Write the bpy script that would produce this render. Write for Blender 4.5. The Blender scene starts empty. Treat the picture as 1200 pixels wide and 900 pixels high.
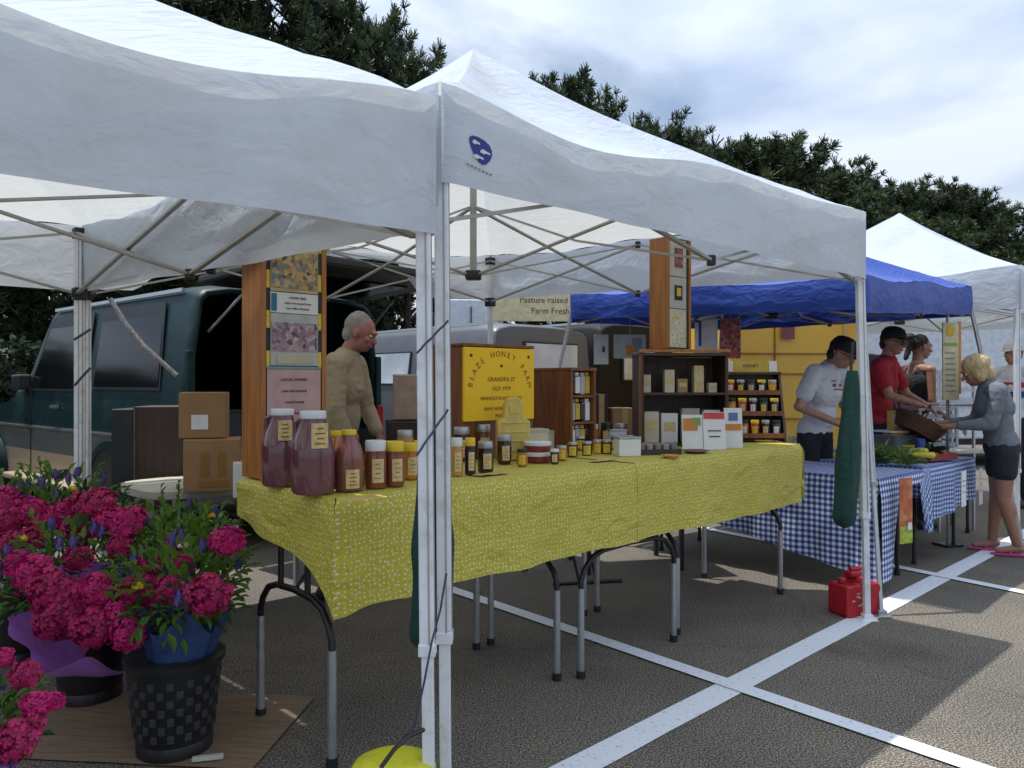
import bpy, bmesh, math, random
from math import sin, cos, pi, radians, sqrt
from mathutils import Vector, Matrix, noise as mnoise
random.seed(7)
scene = bpy.context.scene
COL = scene.collection
CZ, F, HY = 1.35, 900.0, 449.0          # eye height, focal in photo pixels, horizon row
TH = radians(43.3)                      # the stalls' own direction
A = Vector((cos(TH), sin(TH), 0)); B = Vector((-sin(TH), cos(TH), 0))
def P(px, py, z=0.0):                   # point at height z seen at a photo pixel
    y = F*(CZ-z)/(py-HY); return Vector(((px-600)/F*y, y, z))
def D(px, py, y): return Vector(((px-600)/F*y, y, CZ-(py-HY)*y/F))

# ------------------------------------------------------------------ materials
MATS = {}
def _nt(name):
    m = bpy.data.materials.new(name); m.use_nodes = True
    nt = m.node_tree; nt.nodes.clear()
    return m, nt, nt.nodes.new, nt.links.new
def M(name, col, rough=.6, metal=0, var=.15, scale=12, bump=.05, bscale=60, trans=0, tcol=None, coat=0, emit=None, stretch=(1,1,1), dirt=None, dscale=3, alpha=None, spec=.5):
    if name in MATS: return MATS[name]
    m, nt, N, L = _nt(name)
    out = N('ShaderNodeOutputMaterial'); b = N('ShaderNodeBsdfPrincipled')
    tc = N('ShaderNodeTexCoord'); mp = N('ShaderNodeMapping'); mp.inputs['Scale'].default_value = stretch
    L(tc.outputs['Object'], mp.inputs['Vector'])
    n = N('ShaderNodeTexNoise'); n.inputs['Scale'].default_value = scale; n.inputs['Detail'].default_value = 5
    L(mp.outputs[0], n.inputs['Vector'])
    r = N('ShaderNodeValToRGB'); r.color_ramp.elements[0].position = .3; r.color_ramp.elements[1].position = .7
    r.color_ramp.elements[0].color = [c*(1-var) for c in col[:3]]+[1]; r.color_ramp.elements[1].color = [min(1, c*(1+var)) for c in col[:3]]+[1]
    L(n.outputs['Fac'], r.inputs[0]); colout = r.outputs[0]
    if dirt:
        n3 = N('ShaderNodeTexNoise'); n3.inputs['Scale'].default_value = dscale; n3.inputs['Detail'].default_value = 8; n3.inputs['Roughness'].default_value = .7
        L(tc.outputs['Object'], n3.inputs['Vector'])
        r3 = N('ShaderNodeValToRGB'); r3.color_ramp.elements[0].position = .5; r3.color_ramp.elements[1].position = .78
        L(n3.outputs['Fac'], r3.inputs[0]); mx = N('ShaderNodeMixRGB'); L(r3.outputs[0], mx.inputs[0]); L(colout, mx.inputs[1]); mx.inputs[2].default_value = list(dirt)+[1]
        colout = mx.outputs[0]
    L(colout, b.inputs['Base Color'])
    b.inputs['Roughness'].default_value = rough; b.inputs['Metallic'].default_value = metal
    b.inputs['Specular IOR Level'].default_value = spec
    if coat: b.inputs['Coat Weight'].default_value = coat
    if bump:
        n2 = N('ShaderNodeTexNoise'); n2.inputs['Scale'].default_value = bscale; n2.inputs['Detail'].default_value = 4
        L(mp.outputs[0], n2.inputs['Vector'])
        bp = N('ShaderNodeBump'); bp.inputs['Strength'].default_value = bump; bp.inputs['Distance'].default_value = .02
        L(n2.outputs['Fac'], bp.inputs['Height']); L(bp.outputs[0], b.inputs['Normal'])
    sh = b.outputs[0]
    if trans:
        t = N('ShaderNodeBsdfTranslucent'); t.inputs['Color'].default_value = list(tcol or col)[:3]+[1]
        ms = N('ShaderNodeMixShader'); ms.inputs[0].default_value = trans
        L(sh, ms.inputs[1]); L(t.outputs[0], ms.inputs[2]); sh = ms.outputs[0]
    if emit: b.inputs['Emission Color'].default_value = list(emit[:3])+[1]; b.inputs['Emission Strength'].default_value = emit[3]
    if alpha is not None: b.inputs['Alpha'].default_value = alpha
    L(sh, out.inputs[0]); MATS[name] = m; return m

def wood(name, col, dark, sx=(1, 1, .08), rough=.45):
    m, nt, N, L = _nt(name)
    out = N('ShaderNodeOutputMaterial'); b = N('ShaderNodeBsdfPrincipled'); tc = N('ShaderNodeTexCoord'); mp = N('ShaderNodeMapping')
    mp.inputs['Scale'].default_value = sx; L(tc.outputs['Object'], mp.inputs[0])
    n = N('ShaderNodeTexNoise'); n.inputs['Scale'].default_value = 45; n.inputs['Detail'].default_value = 6; n.inputs['Distortion'].default_value = .6
    L(mp.outputs[0], n.inputs[0]); r = N('ShaderNodeValToRGB'); r.color_ramp.elements[0].position = .32; r.color_ramp.elements[1].position = .68
    r.color_ramp.elements[0].color = list(dark)+[1]; r.color_ramp.elements[1].color = list(col)+[1]
    L(n.outputs['Fac'], r.inputs[0]); L(r.outputs[0], b.inputs['Base Color']); b.inputs['Roughness'].default_value = rough
    bp = N('ShaderNodeBump'); bp.inputs['Strength'].default_value = .15; bp.inputs['Distance'].default_value = .01; L(n.outputs['Fac'], bp.inputs['Height']); L(bp.outputs[0], b.inputs['Normal'])
    L(b.outputs[0], out.inputs[0]); MATS[name] = m; return m

def canopy_mat(name, col, trans, tcol, dirt=None, rough=.75, bs=.26):
    m, nt, N, L = _nt(name)
    out = N('ShaderNodeOutputMaterial'); b = N('ShaderNodeBsdfPrincipled'); tc = N('ShaderNodeTexCoord')
    uv = N('ShaderNodeMapping'); L(tc.outputs['UV'], uv.inputs[0]); uv.inputs['Scale'].default_value = (2.0, 6, 1)
    n = N('ShaderNodeTexNoise'); n.inputs['Scale'].default_value = 3; n.inputs['Detail'].default_value = 5; n.inputs['Distortion'].default_value = .8
    L(uv.outputs[0], n.inputs[0])
    n2 = N('ShaderNodeTexNoise'); n2.inputs['Scale'].default_value = 2.2; n2.inputs['Detail'].default_value = 3; L(tc.outputs['Object'], n2.inputs[0])
    add = N('ShaderNodeMath'); add.operation = 'ADD'; L(n.outputs['Fac'], add.inputs[0]); L(n2.outputs['Fac'], add.inputs[1])
    n5 = N('ShaderNodeTexNoise'); n5.inputs['Scale'].default_value = 7; n5.inputs['Detail'].default_value = 6; n5.inputs['Distortion'].default_value = 1.5; L(tc.outputs['Object'], n5.inputs[0])
    mu5 = N('ShaderNodeMath'); mu5.operation = 'MULTIPLY_ADD'; mu5.inputs[1].default_value = .35; L(n5.outputs['Fac'], mu5.inputs[0]); L(add.outputs[0], mu5.inputs[2])
    bp = N('ShaderNodeBump'); bp.inputs['Strength'].default_value = bs; bp.inputs['Distance'].default_value = .06; L(mu5.outputs[0], bp.inputs['Height']); L(bp.outputs[0], b.inputs['Normal'])
    n3 = N('ShaderNodeTexNoise'); n3.inputs['Scale'].default_value = 1.7; n3.inputs['Detail'].default_value = 9; n3.inputs['Roughness'].default_value = .68; L(tc.outputs['Object'], n3.inputs[0])
    r = N('ShaderNodeValToRGB'); r.color_ramp.elements[0].position = .46; r.color_ramp.elements[1].position = .8
    r.color_ramp.elements[0].color = list(col)+[1]; r.color_ramp.elements[1].color = list(dirt or [c*.8 for c in col])+[1]
    L(n3.outputs['Fac'], r.inputs[0]); L(r.outputs[0], b.inputs['Base Color']); b.inputs['Roughness'].default_value = rough
    t = N('ShaderNodeBsdfTranslucent'); t.inputs['Color'].default_value = list(tcol)+[1]; L(bp.outputs[0], t.inputs['Normal'])
    ms = N('ShaderNodeMixShader'); ms.inputs[0].default_value = trans; L(b.outputs[0], ms.inputs[1]); L(t.outputs[0], ms.inputs[2])
    L(ms.outputs[0], out.inputs[0]); MATS[name] = m; return m

white_canopy = canopy_mat('white_canopy', (.55, .62, .73), .29, (.97, .95, .88), (.45, .47, .50))
blue_canopy = canopy_mat('blue_canopy', (.022, .065, .34), .07, (.02, .05, .35), (.018, .055, .29), rough=.5, bs=.25)

def photo_mat(name, cols, scale=60, seed=0):
    m, nt, N, L = _nt(name)
    out = N('ShaderNodeOutputMaterial'); b = N('ShaderNodeBsdfPrincipled'); tc = N('ShaderNodeTexCoord'); mp = N('ShaderNodeMapping'); mp.inputs['Location'].default_value = (seed, seed*2, seed*3)
    L(tc.outputs['Object'], mp.inputs[0]); v = N('ShaderNodeTexVoronoi'); v.inputs['Scale'].default_value = scale; L(mp.outputs[0], v.inputs['Vector'])
    s = N('ShaderNodeSeparateColor'); L(v.outputs['Color'], s.inputs[0]); r = N('ShaderNodeValToRGB'); r.color_ramp.interpolation = 'LINEAR'
    els = r.color_ramp.elements; els[0].color = list(cols[0])+[1]; els[1].color = list(cols[-1])+[1]
    for i, c in enumerate(cols[1:-1]):
        e = els.new((i+1)/(len(cols)-1)); e.color = list(c)+[1]
    L(s.outputs[0], r.inputs[0]); L(r.outputs[0], b.inputs['Base Color']); b.inputs['Roughness'].default_value = .4; L(b.outputs[0], out.inputs[0]); MATS[name] = m; return m

def dots_mat():
    m, nt, N, L = _nt('yellow_dotted_cloth')
    out = N('ShaderNodeOutputMaterial'); b = N('ShaderNodeBsdfPrincipled'); tc = N('ShaderNodeTexCoord')
    v = N('ShaderNodeTexVoronoi'); v.inputs['Scale'].default_value = 54; v.inputs['Randomness'].default_value = .55; v.voronoi_dimensions = '2D'; L(tc.outputs['UV'], v.inputs['Vector'])
    r = N('ShaderNodeValToRGB'); r.color_ramp.elements[0].position = .16; r.color_ramp.elements[1].position = .21
    r.color_ramp.elements[0].color = (.84, .81, .64, 1); r.color_ramp.elements[1].color = (.60, .52, .045, 1); L(v.outputs['Distance'], r.inputs[0])
    n = N('ShaderNodeTexNoise'); n.inputs['Scale'].default_value = 90; n.inputs['Detail'].default_value = 3; L(tc.outputs['UV'], n.inputs[0])
    r2 = N('ShaderNodeValToRGB'); r2.color_ramp.elements[0].position = .35; r2.color_ramp.elements[1].position = .65; r2.color_ramp.elements[0].color = (.80,.80,.80,1); L(n.outputs['Fac'], r2.inputs[0])
    mx = N('ShaderNodeMixRGB'); mx.blend_type = 'MULTIPLY'; mx.inputs[0].default_value = 1; L(r.outputs[0], mx.inputs[1]); L(r2.outputs[0], mx.inputs[2]); L(mx.outputs[0], b.inputs['Base Color']); b.inputs['Roughness'].default_value = .6
    n4 = N('ShaderNodeTexNoise'); n4.inputs['Scale'].default_value = 5; n4.inputs['Detail'].default_value = 4; n4.inputs['Distortion'].default_value = 1.2; L(tc.outputs['UV'], n4.inputs[0]); bp = N('ShaderNodeBump'); bp.inputs['Strength'].default_value = .55; bp.inputs['Distance'].default_value = .05; L(n4.outputs['Fac'], bp.inputs['Height']); L(bp.outputs[0], b.inputs['Normal'])
    t = N('ShaderNodeBsdfTranslucent'); L(mx.outputs[0], t.inputs[0]); ms = N('ShaderNodeMixShader'); ms.inputs[0].default_value = .12; L(b.outputs[0], ms.inputs[1]); L(t.outputs[0], ms.inputs[2]); L(ms.outputs[0], out.inputs[0]); return m
dots = dots_mat()
def gingham(name, k, c0, c1, c2):
    m, nt, N, L = _nt(name)
    out = N('ShaderNodeOutputMaterial'); b = N('ShaderNodeBsdfPrincipled'); tc = N('ShaderNodeTexCoord'); s = N('ShaderNodeSeparateXYZ'); L(tc.outputs['UV'], s.inputs[0])
    g = []
    for ax in (0, 1):
        mu = N('ShaderNodeMath'); mu.operation = 'MULTIPLY'; mu.inputs[1].default_value = k; L(s.outputs[ax], mu.inputs[0])
        fr = N('ShaderNodeMath'); fr.operation = 'FRACT'; L(mu.outputs[0], fr.inputs[0]); gt = N('ShaderNodeMath'); gt.operation = 'GREATER_THAN'; gt.inputs[1].default_value = .5; L(fr.outputs[0], gt.inputs[0]); g.append(gt)
    ad = N('ShaderNodeMath'); ad.operation = 'ADD'; L(g[0].outputs[0], ad.inputs[0]); L(g[1].outputs[0], ad.inputs[1])
    hf = N('ShaderNodeMath'); hf.operation = 'MULTIPLY'; hf.inputs[1].default_value = .5; L(ad.outputs[0], hf.inputs[0])
    r = N('ShaderNodeValToRGB'); r.color_ramp.elements[0].color = list(c0)+[1]; r.color_ramp.elements[1].color = list(c2)+[1]; e = r.color_ramp.elements.new(.5); e.color = list(c1)+[1]
    L(hf.outputs[0], r.inputs[0]); L(r.outputs[0], b.inputs['Base Color']); b.inputs['Roughness'].default_value = .7; L(b.outputs[0], out.inputs[0]); return m
ging = gingham('blue_gingham', 26, (.72, .75, .8), (.17, .24, .48), (.015, .03, .15))
ging2 = gingham('blue_gingham_fine', 30, (.72, .75, .8), (.17, .27, .55), (.03, .06, .24))

post_white = M('white_powder_coat', (.74, .76, .79), .35, 0, .04, 4, .03, 30, dirt=(.42, .41, .38), dscale=9)
steel = M('galvanised_steel', (.45, .47, .5), .38, .75, .1, 20)
blackp = M('black_plastic', (.015, .015, .017), .5, 0, .3)
black_metal = M('black_enamel', (.012, .012, .013), .4, 0, .3)
greyp = M('grey_truss_metal', (.36, .35, .32), .45, .35, .1)
oak = wood('orange_pine', (.46, .185, .042), (.30, .105, .02), (1, 1, .08))
oak_d = wood('brown_stained_wood', (.25, .085, .022), (.13, .040, .011), (1, 1, .08))
dark_wood = wood('dark_stained_wood', (.07, .034, .018), (.03, .014, .008), (1, 1, .1))
walnut = wood('dull_brown_panel', (.055, .034, .024), (.032, .019, .014), (1, 1, .08), .6)
card = M('cardboard', (.33, .19, .085), .85, 0, .12, 8, .08, 60, dirt=(.24, .14, .07))
card2 = M('cardboard_pale', (.40, .25, .12), .85, 0, .12, 8, .08, 60)
paper = M('white_paper', (.72, .72, .72), .6, 0, .05)
cream = M('cream_paper', (.62, .56, .42), .6, 0, .1)
labelm = M('tan_label', (.62, .47, .22), .6, 0, .22, 60, 0)
labely = M('yellow_label', (.72, .5, .06), .6, 0, .18, 60, 0)
lid_w = M('white_lid', (.68, .70, .72), .35, 0, .05)
lid_y = M('yellow_lid', (.75, .53, .02), .4, 0, .1)
lid_g = M('grey_metal_lid', (.42, .43, .44), .35, .6, .1)
h_purple = M('dark_honey', (.15, .055, .07), .12, 0, .25, 5, 0, coat=.5)
h_brown = M('brown_honey', (.20, .06, .028), .12, 0, .25, 5, 0, coat=.5)
h_amber = M('amber_honey', (.45, .16, .02), .12, 0, .2, 5, 0, coat=.5)
h_gold = M('golden_honey', (.5, .27, .08), .15, 0, .2, 5, 0, coat=.5)
h_dark = M('nearly_black_honey', (.03, .012, .012), .12, 0, .2, 5, 0, coat=.5)
green_f = M('dark_green_canvas', (.006, .046, .036), .8, 0, .2, 10, .4, 40)
ink = M('printed_ink', (.06, .035, .02), .7, 0, 0, bump=0)
ink_b = M('brown_ink', (.28, .13, .02), .7, 0, 0, bump=0)
yellow_sign = M('yellow_painted_board', (.90, .57, .006), .5, 0, .06, 5, .02)
rope_m = M('black_white_cord', (.05, .06, .10), .8, 0, .8, 260, 0)
skin = M('skin', (.40, .21, .14), .5, 0, .2, 30, .02, 200)
skin_r = M('ruddy_skin', (.40, .17, .13), .5, 0, .15, 30, .02, 200)
skin_t = M('tanned_skin', (.30, .15, .095), .5, 0, .1, 30, .02, 200)

# ------------------------------------------------------------------ mesh helpers
SC2 = bpy.data.scenes.new('workbench')
def baked(o):
    SC2.collection.objects.link(o); vl = SC2.view_layers[0]; vl.update(); me = bpy.data.meshes.new_from_object(o.evaluated_get(vl.depsgraph)); SC2.collection.objects.unlink(o); return me
class MB:
    def __init__(s): s.v = []; s.f = []; s.m = []; s.uv = {}; s.mi = 0
    def add(s, vs, fs, uvs=None):
        o = len(s.v); s.v += [Vector(v) for v in vs]
        for k, f in enumerate(fs):
            s.f.append([i+o for i in f]); s.m.append(s.mi)
        if uvs:
            for i, u in enumerate(uvs): s.uv[o+i] = u
        return s
    def box(s, c, d, R=None):
        x, y, z = [k/2 for k in d]; c = Vector(c)
        vs = [Vector((a*x, b*y, e*z)) for e in (-1, 1) for a, b in ((-1, -1), (1, -1), (1, 1), (-1, 1))]
        if R is not None: vs = [R @ v for v in vs]
        return s.add([v+c for v in vs], [(3, 2, 1, 0), (4, 5, 6, 7), (0, 1, 5, 4), (1, 2, 6, 5), (2, 3, 7, 6), (3, 0, 4, 7)])
    def bar(s, p, q, w, h=None):
        p, q = Vector(p), Vector(q); h = h or w; d = (q-p); L = d.length
        if L < 1e-6: return s
        z = d.normalized(); up = Vector((0, 0, 1)) if abs(z.z) < .95 else Vector((1, 0, 0))
        x = up.cross(z).normalized(); y = z.cross(x)
        R = Matrix((x, y, z)).transposed()
        return s.box((p+q)/2, (w, h, L), R)
    def tube(s, pts, r, n=8, caps=True):
        pts = [Vector(p) for p in pts]; rs = r if isinstance(r, (list, tuple)) else [r]*len(pts)
        o = []; prev = None
        for i, p in enumerate(pts):
            t = (pts[min(i+1, len(pts)-1)]-pts[max(i-1, 0)])
            t = t.normalized() if t.length > 1e-9 else Vector((0, 0, 1))
            if prev is None:
                up = Vector((0, 0, 1)) if abs(t.z) < .9 else Vector((1, 0, 0)); x = up.cross(t).normalized()
            else: x = (prev-t*prev.dot(t)).normalized()
            prev = x; y = t.cross(x)
            for k in range(n):
                a = 2*pi*k/n; o.append(p+(x*cos(a)+y*sin(a))*rs[i])
        fs = []
        for i in range(len(pts)-1):
            for k in range(n):
                k2 = (k+1) % n; fs.append((i*n+k, i*n+k2, (i+1)*n+k2, (i+1)*n+k))
        if caps: fs.append(tuple(range(n-1, -1, -1))); fs.append(tuple((len(pts)-1)*n+k for k in range(n)))
        return s.add(o, fs)
    def lathe(s, prof, c=(0, 0, 0), n=20, sx=1, sy=1, R=None):
        o = []; c = Vector(c)
        for r, z in prof:
            for k in range(n):
                a = 2*pi*k/n; v = Vector((r*sx*cos(a), r*sy*sin(a), z)); o.append((R @ v if R is not None else v)+c)
        fs = [(i*n+k, i*n+(k+1) % n, (i+1)*n+(k+1) % n, (i+1)*n+k) for i in range(len(prof)-1) for k in range(n)]
        fs.append(tuple(range(n-1, -1, -1))); fs.append(tuple((len(prof)-1)*n+k for k in range(n)))
        return s.add(o, fs)
    def ell(s, c, r, R=None, nu=14, nv=9):
        c = Vector(c); o = []; fs = []
        for j in range(1, nv):
            ph = pi*j/nv
            for i in range(nu):
                th = 2*pi*i/nu; v = Vector((r[0]*sin(ph)*cos(th), r[1]*sin(ph)*sin(th), -r[2]*cos(ph))); o.append((R @ v if R is not None else v)+c)
        for j in range(nv-2):
            for i in range(nu): fs.append((j*nu+i, j*nu+(i+1) % nu, (j+1)*nu+(i+1) % nu, (j+1)*nu+i))
        b = len(o); z0 = Vector((0, 0, -r[2])); z1 = Vector((0, 0, r[2]))
        o += [(R @ z0 if R is not None else z0)+c, (R @ z1 if R is not None else z1)+c]
        for i in range(nu): fs.append((b, (i+1) % nu, i)); fs.append((b+1, (nv-2)*nu+i, (nv-2)*nu+(i+1) % nu))
        return s.add(o, fs)
    def cap(s, p, q, r1, r2, n=12, flat=1.0, fdir=None):   # closed tapered capsule
        p, q = Vector(p), Vector(q); d = q-p; L = max(d.length, 1e-5); z = d/L
        up = Vector(fdir) if fdir is not None else (Vector((0, 0, 1)) if abs(z.z) < .9 else Vector((0, 1, 0)))
        x = up.cross(z).normalized(); y = z.cross(x); R = Matrix((x, y, z)).transposed()
        prof = [(r1*sin(a), -r1*cos(a)) for a in (.25, .7, 1.15)]+[(r1, 0), (r2, L)]+[(r2*cos(a), L+r2*sin(a)) for a in (.4, .85, 1.3)]
        return s.lathe(prof, p, n, 1, flat, R)
    def grid(s, fn, nu, nv, uvf=None):
        vs = [Vector(fn(i/nu, j/nv)) for j in range(nv+1) for i in range(nu+1)]
        fs = [(j*(nu+1)+i, j*(nu+1)+i+1, (j+1)*(nu+1)+i+1, (j+1)*(nu+1)+i) for j in range(nv) for i in range(nu)]
        uvs = [(uvf or (lambda a, b: (a, b)))(i/nu, j/nv) for j in range(nv+1) for i in range(nu+1)]
        return s.add(vs, fs, uvs)
    def build(s, name, mat, parent=None, smooth=False, bevel=0, solid=0, remesh=0, loc=None, rot=None):
        me = bpy.data.meshes.new(name); me.from_pydata([tuple(v) for v in s.v], [], s.f)
        for k in (mat if isinstance(mat, (list, tuple)) else [mat]): me.materials.append(k)
        if any(s.m): me.polygons.foreach_set('material_index', s.m)
        if s.uv:
            l = me.uv_layers.new(name='UVMap')
            for lp in me.loops:
                l.data[lp.index].uv = s.uv.get(lp.vertex_index, (0, 0))
        me.validate(); me.update()
        o = bpy.data.objects.new(name, me)
        if not remesh: COL.objects.link(o)
        if parent and not remesh: o.parent = parent
        if loc is not None: o.location = loc
        if rot is not None: o.rotation_euler = rot
        if remesh:
            md = o.modifiers.new('r', 'REMESH'); md.mode = 'VOXEL'; md.voxel_size = remesh; md.use_smooth_shade = True
            sm = o.modifiers.new('s', 'SMOOTH'); sm.factor = .5; sm.iterations = 3
            me2 = baked(o); COL.objects.link(o); o.parent = parent
            o.modifiers.clear(); o.data = me2; me2.name = name
            if not len(me2.materials):
                for k in (mat if isinstance(mat, (list, tuple)) else [mat]): me2.materials.append(k)
        if smooth:
            o.data.polygons.foreach_set('use_smooth', [True]*len(o.data.polygons))
            try: o.data.set_sharp_from_angle(angle=radians(40))
            except Exception: pass
        if bevel:
            md = o.modifiers.new('b', 'BEVEL'); md.width = bevel; md.segments = 2; md.limit_method = 'ANGLE'
        if solid:
            md = o.modifiers.new('t', 'SOLIDIFY'); md.thickness = solid; md.offset = -1
        return o
def fix_normals(o):
    bm = bmesh.new(); bm.from_mesh(o.data); bmesh.ops.recalc_face_normals(bm, faces=bm.faces[:]); bm.to_mesh(o.data); bm.free()
def tag(o, label, cat, group=None, kind=None):
    if label: o['label'] = label
    if cat: o['category'] = cat
    if group: o['group'] = group
    if kind: o['kind'] = kind
    return o
def thing(name, label, cat, loc=(0, 0, 0), rz=0, group=None):
    o = bpy.data.objects.new(name, None); COL.objects.link(o); o.empty_display_size = .1
    o.location = loc; o.rotation_euler = (0, 0, rz); return tag(o, label, cat, group)
def struct(o): o['kind'] = 'structure'; return o
def kids(o): return [c for c in o.children]
def dup(o, loc, rz=None, label=None, group=None, scale=None, rot=None):
    r = o.copy(); COL.objects.link(r); r.location = loc
    if rz is not None: r.rotation_euler = (0, 0, rz)
    if rot is not None: r.rotation_euler = rot
    if scale: r.scale = (scale,)*3 if not isinstance(scale, tuple) else scale
    if label: r['label'] = label
    if group: r['group'] = group
    def rec(src, dst):
        for ch in kids(src):
            c = ch.copy(); COL.objects.link(c); c.parent = dst; rec(ch, c)
    rec(o, r); return r
def lettering(s, size, mat, parent, loc, rot=(pi/2, 0, 0), name='lettering', align='CENTER', th=.0006, xs=1):
    c = bpy.data.curves.new('t', 'FONT'); c.body = s; c.size = size; c.align_x = align; c.align_y = 'CENTER'; c.extrude = th; c.resolution_u = 2
    o = bpy.data.objects.new('t', c); me = baked(o)
    bpy.data.objects.remove(o); me.materials.clear(); me.materials.append(mat)
    n = bpy.data.objects.new(name, me); COL.objects.link(n); n.parent = parent; n.location = loc; n.rotation_euler = rot; n.scale = (xs, 1, 1)
    return n
def merge_text(objs, name):      # several lines of writing become one part
    bm = bmesh.new(); par = objs[0].parent; mat = objs[0].data.materials[0]
    for o in objs:
        me = o.data.copy(); me.transform(Matrix.LocRotScale(o.location, o.rotation_euler, o.scale)); bm.from_mesh(me)
    me = bpy.data.meshes.new(name); bm.to_mesh(me); bm.free(); me.materials.append(mat)
    for o in objs: bpy.data.objects.remove(o)
    n = bpy.data.objects.new(name, me); COL.objects.link(n); n.parent = par; return n
# ------------------------------------------------------------------ camera, sky, sun
cam = bpy.data.cameras.new('camera'); co = bpy.data.objects.new('camera', cam); COL.objects.link(co)
co.location = (0, 0, CZ); co.rotation_euler = (pi/2, 0, 0); cam.sensor_width = 36; cam.lens = 27; cam.shift_y = -1/1200; cam.clip_start = .05; cam.clip_end = 3000
scene.camera = co
SUN = Vector((-.262, .149, 1)).normalized()
sl = bpy.data.lights.new('sun', 'SUN'); sl.energy = 4.4; sl.angle = radians(.6); sl.color = (1, .985, .95)
so = bpy.data.objects.new('sun', sl); COL.objects.link(so); so.rotation_euler = SUN.to_track_quat('Z', 'Y').to_euler()
w = bpy.data.worlds.new('World'); scene.world = w; w.use_nodes = True
nt = w.node_tree; nt.nodes.clear(); N = nt.nodes.new; L = nt.links.new
out = N('ShaderNodeOutputWorld'); sky = N('ShaderNodeTexSky'); sky.sky_type = 'NISHITA'; sky.sun_disc = False
sky.sun_elevation = math.asin(SUN.z); sky.sun_rotation = math.atan2(SUN.x, SUN.y); sky.air_density = 1.2; sky.dust_density = .6
b1 = N('ShaderNodeBackground'); b1.inputs[1].default_value = .10; L(sky.outputs[0], b1.inputs[0])
tc = N('ShaderNodeTexCoord'); sp = N('ShaderNodeSeparateXYZ'); L(tc.outputs['Generated'], sp.inputs[0])
zz = N('ShaderNodeMath'); zz.operation = 'ADD'; zz.inputs[1].default_value = .14; L(sp.outputs[2], zz.inputs[0])
mx_ = N('ShaderNodeMath'); mx_.operation = 'MAXIMUM'; mx_.inputs[1].default_value = .05; L(zz.outputs[0], mx_.inputs[0])
dx = N('ShaderNodeMath'); dx.operation = 'DIVIDE'; L(sp.outputs[0], dx.inputs[0]); L(mx_.outputs[0], dx.inputs[1])
dy = N('ShaderNodeMath'); dy.operation = 'DIVIDE'; L(sp.outputs[1], dy.inputs[0]); L(mx_.outputs[0], dy.inputs[1])
cb = N('ShaderNodeCombineXYZ'); L(dx.outputs[0], cb.inputs[0]); L(dy.outputs[0], cb.inputs[1])
mp = N('ShaderNodeMapping'); mp.inputs['Location'].default_value = (2.4, 1.3, 0); mp.inputs['Scale'].default_value = (.9, .75, 1); L(cb.outputs[0], mp.inputs[0])
n1 = N('ShaderNodeTexNoise'); n1.inputs['Scale'].default_value = .9; n1.inputs['Detail'].default_value = 9; n1.inputs['Roughness'].default_value = .52; n1.inputs['Distortion'].default_value = .35; L(mp.outputs[0], n1.inputs[0])
r1 = N('ShaderNodeValToRGB'); r1.color_ramp.elements[0].position = .31; r1.color_ramp.elements[1].position = .47; L(n1.outputs['Fac'], r1.inputs[0])
n2 = N('ShaderNodeTexNoise'); n2.inputs['Scale'].default_value = 1.4; n2.inputs['Detail'].default_value = 7; n2.inputs['Roughness'].default_value = .5; mp2 = N('ShaderNodeMapping'); mp2.inputs['Location'].default_value = (7, 3, 1); L(cb.outputs[0], mp2.inputs[0]); L(mp2.outputs[0], n2.inputs[0])
r2 = N('ShaderNodeValToRGB'); r2.color_ramp.elements[0].position = .38; r2.color_ramp.elements[1].position = .62
r2.color_ramp.elements[0].color = (.46, .57, .77, 1); r2.color_ramp.elements[1].color = (.80, .88, 1.0, 1); L(n2.outputs['Fac'], r2.inputs[0])
b2 = N('ShaderNodeBackground'); gy = N('ShaderNodeMath'); gy.operation = 'MULTIPLY_ADD'; gy.inputs[1].default_value = 1.15; gy.inputs[2].default_value = .80; L(sp.outputs[2], gy.inputs[0]); L(gy.outputs[0], b2.inputs[1]); L(r2.outputs[0], b2.inputs[0])
ms = N('ShaderNodeMixShader'); mm = N('ShaderNodeMath'); mm.operation = 'MULTIPLY'; mm.inputs[1].default_value = .92; L(r1.outputs[0], mm.inputs[0]); L(mm.outputs[0], ms.inputs[0]); L(b1.outputs[0], ms.inputs[1]); L(b2.outputs[0], ms.inputs[2]); L(ms.outputs[0], out.inputs[0])
scene.view_settings.view_transform = 'Standard'; scene.view_settings.look = 'None'; scene.view_settings.gamma = 1; scene.view_settings.exposure = .05
scene.cycles.max_bounces = 8; scene.cycles.transparent_max_bounces = 8; scene.cycles.use_denoising = True

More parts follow.
